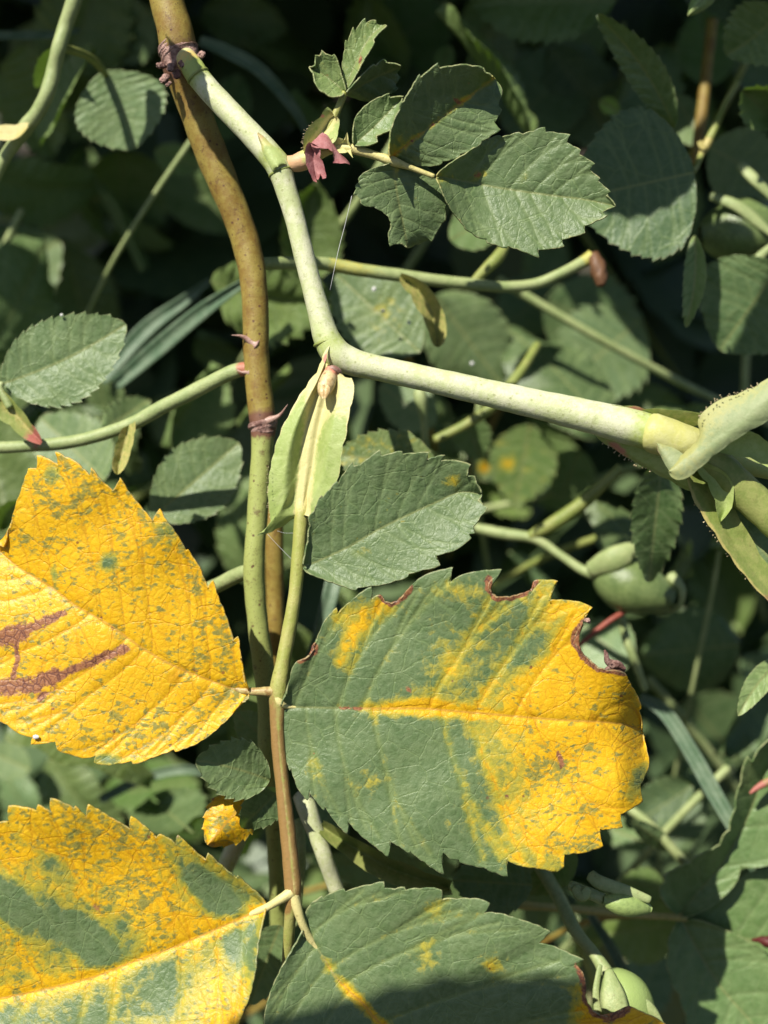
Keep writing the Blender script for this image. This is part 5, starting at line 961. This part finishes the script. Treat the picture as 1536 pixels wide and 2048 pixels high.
# yellow joint of a leaf in the upper right
j = thing('leaf_joint', 'thin leaf stalk with a yellow joint in the upper right shade', 'stem', P(1400, 350, -32))
tube('leaf_stalk', [(1475, 165, -34, 7), (1450, 210, -33, 7.5), (1430, 255, -32, 8), (1412, 292, -31.5, 9), (1404, 305, -31.5, 7), (1394, 330, -30, 6), (1385, 345, -27, 6)], STIPB, j, n=44, sides=10, tone=lambda u, x, y, th: (0.9 * blob(x, y, 1410, 295, 18) + 0.2, 0, 0))
wing('stipule', [(1410, 296), (1403, 288), (1394, 284)], [(1412, 292), (1402, 280), (1394, 284)], [(1408, 300), (1398, 294), (1394, 284)], lambda u, s, x, y: -30.5 + 0 * u, STIPB, j, tone=lambda x, y, dm, dl, de, u, s: (0.9 + 0 * x, 0 * x, 0), ncol=4, nrow=12)

# green rose hips
def hip_thing(label, base, stalk_pts, body_c, body_axis, L, r, sepals, tone=None):
    h = thing('rose_hip', label, 'rose hip', base)
    tube('stalk', stalk_pts, BACKTWIG, h, n=50, sides=10, tone=tw)
    v, f = spindle(body_c, body_axis, L, r, lambda q: math.sin(math.pi * (0.06 + 0.88 * q ** 0.85)) ** 0.75, 22, 18)
    t = np.zeros((len(v), 3)); t[:, 0] = tone or 0
    o = link_mesh('hip', v, f, HIP, h, attrs={'tone': t})
    for pts in sepals: tube('sepal', pts, BACKTWIG, h, n=24, sides=8, flat=0.4, tone=tw)
    return h
a, b = P(1190, 1145, -38), P(1330, 1195, -36)
hip_thing('plump green rose hip half in shade right of the small green leaflet', P(1060, 1080, -40), [(945, 1055, -42, 10), (1010, 1068, -41, 12), (1070, 1078, -40, 10), (1120, 1110, -39, 9), (1165, 1140, -38, 10), (1195, 1148, -37, 14)], a, b - a, 0.0125, 0.0043,
          [[(1340, 1150, -36, 12), (1364, 1180, -35, 8), (1355, 1215, -36, 6), (1310, 1225, -38, 5)], [(1180, 1140, -36, 16), (1225, 1120, -34, 26), (1262, 1104, -34, 20), (1272, 1112, -34, 6)]])
a, b = P(1210, 1945, -9.5), P(1285, 2060, -8.5)
hip_thing('pale green rose hip with spread sepals at the bottom edge', P(1205, 1880, -11), [(1080, 1730, -20, 14), (1120, 1800, -18, 14), (1150, 1860, -14, 13), (1190, 1910, -11.5, 12), (1215, 1950, -10, 16)], a, b - a, 0.0100, 0.0037,
          [[(1200, 1930, -8, 5), (1192, 1985, -7, 7), (1198, 2030, -6.5, 8), (1208, 2052, -6.5, 2)], [(1218, 1940, -7.5, 8), (1226, 1990, -5.8, 26), (1236, 2030, -5, 26), (1262, 2056, -5, 4)], [(1262, 1985, -7, 10), (1300, 2020, -6.5, 13), (1330, 2056, -6.5, 3)]], 0.85)
a, b = P(1206, 1800, -4.5), P(1300, 1818, -5.5)
hip_thing('small glossy green capsule lying among pale twigs at lower right', P(1190, 1790, -5.5), [(1140, 1770, -5.5, 10), (1175, 1785, -5.5, 12), (1210, 1800, -5.5, 12)], a, b - a, 0.0066, 0.0016, [[(1180, 1750, -5.5, 12), (1200, 1765, -4.5, 14), (1250, 1782, -4.5, 13), (1300, 1800, -4.5, 8)], [(1150, 1775, -4.5, 10), (1165, 1790, -4, 14), (1178, 1778, -4, 8)]], 0.6)
a, b = P(1400, 470, -42), P(1560, 455, -42)
hip_thing('large pale green hip in shade at the right edge with curled sepals', P(1530, 400, -44), [(1600, 390, -46, 8), (1550, 400, -45, 9), (1500, 410, -44, 9)], a, b - a, 0.0150, 0.0050,
          [[(1420, 392, -38, 8), (1470, 410, -37, 12), (1510, 440, -37, 12), (1545, 470, -37, 6)], [(1480, 330, -38, 10), (1510, 360, -37, 12), (1545, 395, -37, 8)], [(1500, 560, -38, 8), (1515, 520, -37, 10), (1545, 490, -37, 6)]], 0.3)

# loose twigs of the bush behind
def twig(label, pts, mat=BACKTWIG, name='twig', cat='twig', **kw):
    return tag(tube(name, pts, mat, None, n=40, sides=10, **kw), label, cat)
twig('olive twig rising under the thick twig to the right of the round glossy leaf', [(870, 880, -40, 9), (930, 850, -40, 10), (985, 812, -40, 11), (1040, 745, -42, 10), (1075, 690, -46, 9)], STIPB)
twig('olive leaf stalk forking below the thick twig, over the rose hip stalk', [(1060, 1072, -40, 10), (1110, 1045, -39, 15), (1160, 1010, -38, 14), (1205, 970, -37, 11), (1240, 935, -38, 9)], STIPB)
twig('thin red stalk between the bitten leaflet and the rose hip', [(1150, 1300, -36, 4), (1180, 1272, -36, 5), (1225, 1238, -36, 6), (1265, 1215, -37, 4)], stem_material('red_stalk', (0.24, 0.06, 0.035), (0.15, 0.035, 0.025), None))
twig('short pale stalk hanging from the thick twig', [(838, 780, -32, 11), (842, 800, -32, 13), (848, 840, -33, 8), (852, 900, -35, 7), (865, 930, -36, 6)], BACKTWIG)
twig('blurred pale green stem crossing the lower right gap', [(1180, 1560, -46, 8), (1230, 1600, -44, 9), (1300, 1650, -42, 10), (1400, 1760, -42, 10)], BACKTWIG)
twig('green stem running down from the yellow leaflet tip', [(1060, 1700, -32, 10), (1110, 1780, -33, 13), (1150, 1860, -34, 12), (1190, 1960, -35, 12), (1200, 2080, -38, 12)], STIPB)
twig('thin stem behind the round dark leaf at right', [(1240, 1215, -40, 8), (1250, 1270, -40, 9), (1265, 1310, -40, 9), (1290, 1380, -42, 7)], BACKTWIG)
twig('dim upright stem in the upper right shade', [(1390, 330, -52, 10), (1402, 240, -52, 12), (1412, 150, -53, 11), (1425, 40, -54, 11)], CANE)

# grass blades
def grass(label, pts):
    p = smooth(arr(pts), 40); V, F = [], []
    for i in range(40):
        d = p[min(i + 1, 39), :2] - p[max(i - 1, 0), :2]; d /= np.linalg.norm(d); n = np.array([-d[1], d[0]]) * p[i, 3]
        for s, dz in ((-1, 0.5), (-.5, 0.1), (0, -0.3), (.5, 0.1), (1, 0.5)):
            V.append(P(p[i, 0] + n[0] * s, p[i, 1] + n[1] * s, p[i, 2] + dz))
    for i in range(39):
        for j_ in range(4): q = i * 5 + j_; F.append([q, q + 1, q + 6, q + 5])
    V = np.array(V); o = link_mesh('grass_blade', V, F, GRASS, None, V[0])
    md = o.modifiers.new('thickness', 'SOLIDIFY'); md.thickness = 0.0002
    return tag(o, label, 'grass', 'grass blades among the rose stems')
grass('grass blade slanting behind the brown cane at left', [(230, 770, -48, 12), (310, 700, -46, 17), (400, 625, -43, 15), (480, 570, -40, 7), (520, 545, -39, 2)])
grass('second duller grass blade under the slanting one', [(200, 760, -58, 14), (290, 660, -58, 16), (370, 600, -57, 10), (420, 560, -56, 3)])
grass('long pale grass blade bending down beside the round dark leaf at right', [(1280, 1395, -44, 8), (1330, 1425, -42, 13), (1380, 1500, -40, 14), (1425, 1580, -38, 15), (1470, 1660, -36, 12), (1520, 1760, -36, 8)])
grass('blue green grass stalk between cane stalk and broad leaflet', [(670, 1150, -34, 15), (658, 1200, -33, 15), (642, 1260, -33, 13), (620, 1330, -34, 10)])
grass('thin blurred blade crossing the upper left corner', [(-30, 70, -52, 6), (40, 70, -50, 7), (110, 68, -48, 6), (160, 60, -48, 3)])
grass('faint pale blade arching right of the scarred collar', [(400, 80, -52, 8), (450, 100, -50, 12), (520, 140, -50, 12), (590, 220, -52, 8), (620, 280, -54, 3)])
grass('thin blade running down to the lowest hip', [(1180, 1830, -42, 5), (1220, 1890, -42, 8), (1255, 1960, -42, 9), (1290, 2050, -43, 8)])
grass('faint blade in the gap between the two yellow leaflets', [(200, 1600, -62, 8), (280, 1560, -62, 9), (360, 1540, -60, 8), (430, 1550, -60, 3)])

# spider silk and specks
def silk(label, pts): return tag(tube('spider_thread', [(x, y, z, r * 0.42) for x, y, z, r in pts], SILK, None, n=16, sides=5, lump=0.1), label, 'spider silk')
silk('fine spider thread slanting from the bitten small leaflet to the twig', [(704, 390, 0.5, 1.1), (690, 450, 0.3, 1.2), (677, 500, 0.2, 1.2), (660, 580, 0, 0.9)])
silk('spider thread hanging under the tip of the pale stipule', [(535, 1068, 3, 0.9), (560, 1095, 2.5, 1.0), (590, 1125, 2.2, 0.9)])
silk('short level spider thread between stipule and leaf stalk', [(555, 1062, 3, 0.8), (570, 1066, 2.6, 0.8), (590, 1066, 2.2, 0.8)])
v, f = spindle(P(66, 1474, 4.4), P(90, 1474, 4.4) - P(66, 1474, 4.4), 0.0007, 0.0003, lambda q: math.sin(math.pi * (0.1 + 0.8 * q)) ** .6 * (1 + .15 * math.sin(q * 17)), 10, 10, flat=0.6)
tag(link_mesh('white_speck', v, f, DROP, None, P(66, 1474, 4.4)), 'white speck stuck to the lower edge of the yellow leaflet', 'speck')
for (x, y, z, r, lb) in [(748, 578, -29, .55, 'uppermost of the pale drops on the leaf behind the twig bend'), (766, 622, -29.4, .45, 'middle of the pale drops on the leaf behind the twig bend'), (818, 645, -29.6, .45, 'lowest of the pale drops on the leaf behind the twig bend'), (944, 727, -41, .5, 'pale drop on the dark glossy round leaf'), (123, 630, -14.4, .35, 'pale drop near the notch of the oval leaf at left')]:
    v, f = spindle(P(x, y, z), RM[:, 2], r * .4e-3, r * 0.6e-3, lambda q: math.cos(q * math.pi / 2 * 0.97), 6, 10)
    tag(link_mesh('pale_drop', v, f, DROP, None, P(x, y, z)), lb, 'drop', 'pale drops on the leaves behind')

# unseen leaf shapes added outside the frame, towards the sun, to cast chosen shadows
def add_shade_leaves():
    V, F, T, k = [], [], [], 0
    n = 16
    sx, sy = SUN_CAM.x / SUN_CAM.z, SUN_CAM.y / SUN_CAM.z
    #  middle of the shade (picture), its depth, height of the leaf over the plane, length, width in mm, turn
    for (px, py, zt, zc, L, w, ang) in [(950, 2095, 2, 115, 53, 17, 3),  # stand-in for whoever held the camera, shading the lowest leaflet
                                        (1290, 300, -25, 24, 24, 16, 10), (1250, 130, -25, 22, 22, 15, 60), (1480, 640, -28, 26, 26, 16, 70), (1120, 150, -70, 10, 34, 22, 20),
                                        (1440, 90, -60, 12, 34, 22, 100), (1480, 330, -45, 20, 26, 18, 0), (1480, 460, -60, 22, 30, 20, 30), (436, 262, -8, 20, 15, 4.2, -62), (700, 60, -80, -12, 44, 28, 0), (400, 30, -60, -8, 34, 20, 0), (60, 560, -60, 20, 26, 14, 0)]:
        q = 1 - zt / 180.0
        x0, y0 = (px - 768) / 15.917 * q + sx * (zc - zt), (1024 - py) / 15.917 * q + sy * (zc - zt)
        c, sn = math.cos(math.radians(ang)), math.sin(math.radians(ang))
        for i in range(n + 1):
            u = i / n; h = w / 2 * max(0.0, math.sin(math.pi * u ** 0.85)) ** 0.65 * (1.06 if i % 2 else 0.97)
            for s_ in (-1, -.5, 0, .5, 1):
                a, b = L * (u - 0.5), s_ * h
                V.append(Q(x0 + a * c - b * sn, y0 + a * sn + b * c, zc + abs(s_) * 1.5 - 4 * (u - .5) ** 2)); T.append((0.5, 0.3, 0))
        for i in range(n):
            for j_ in range(4): q_ = k + i * 5 + j_; F.append([q_, q_ + 5, q_ + 6, q_ + 1])
        k += (n + 1) * 5
    V = np.array(V)
    return tag(link_mesh('added_shade_leaves', V, F, THICK, None, V[0], {'tone': np.array(T)}), 'unseen leaf shapes added above the frame to shade parts of the bush', 'foliage', None, 'stuff')
add_shade_leaves()
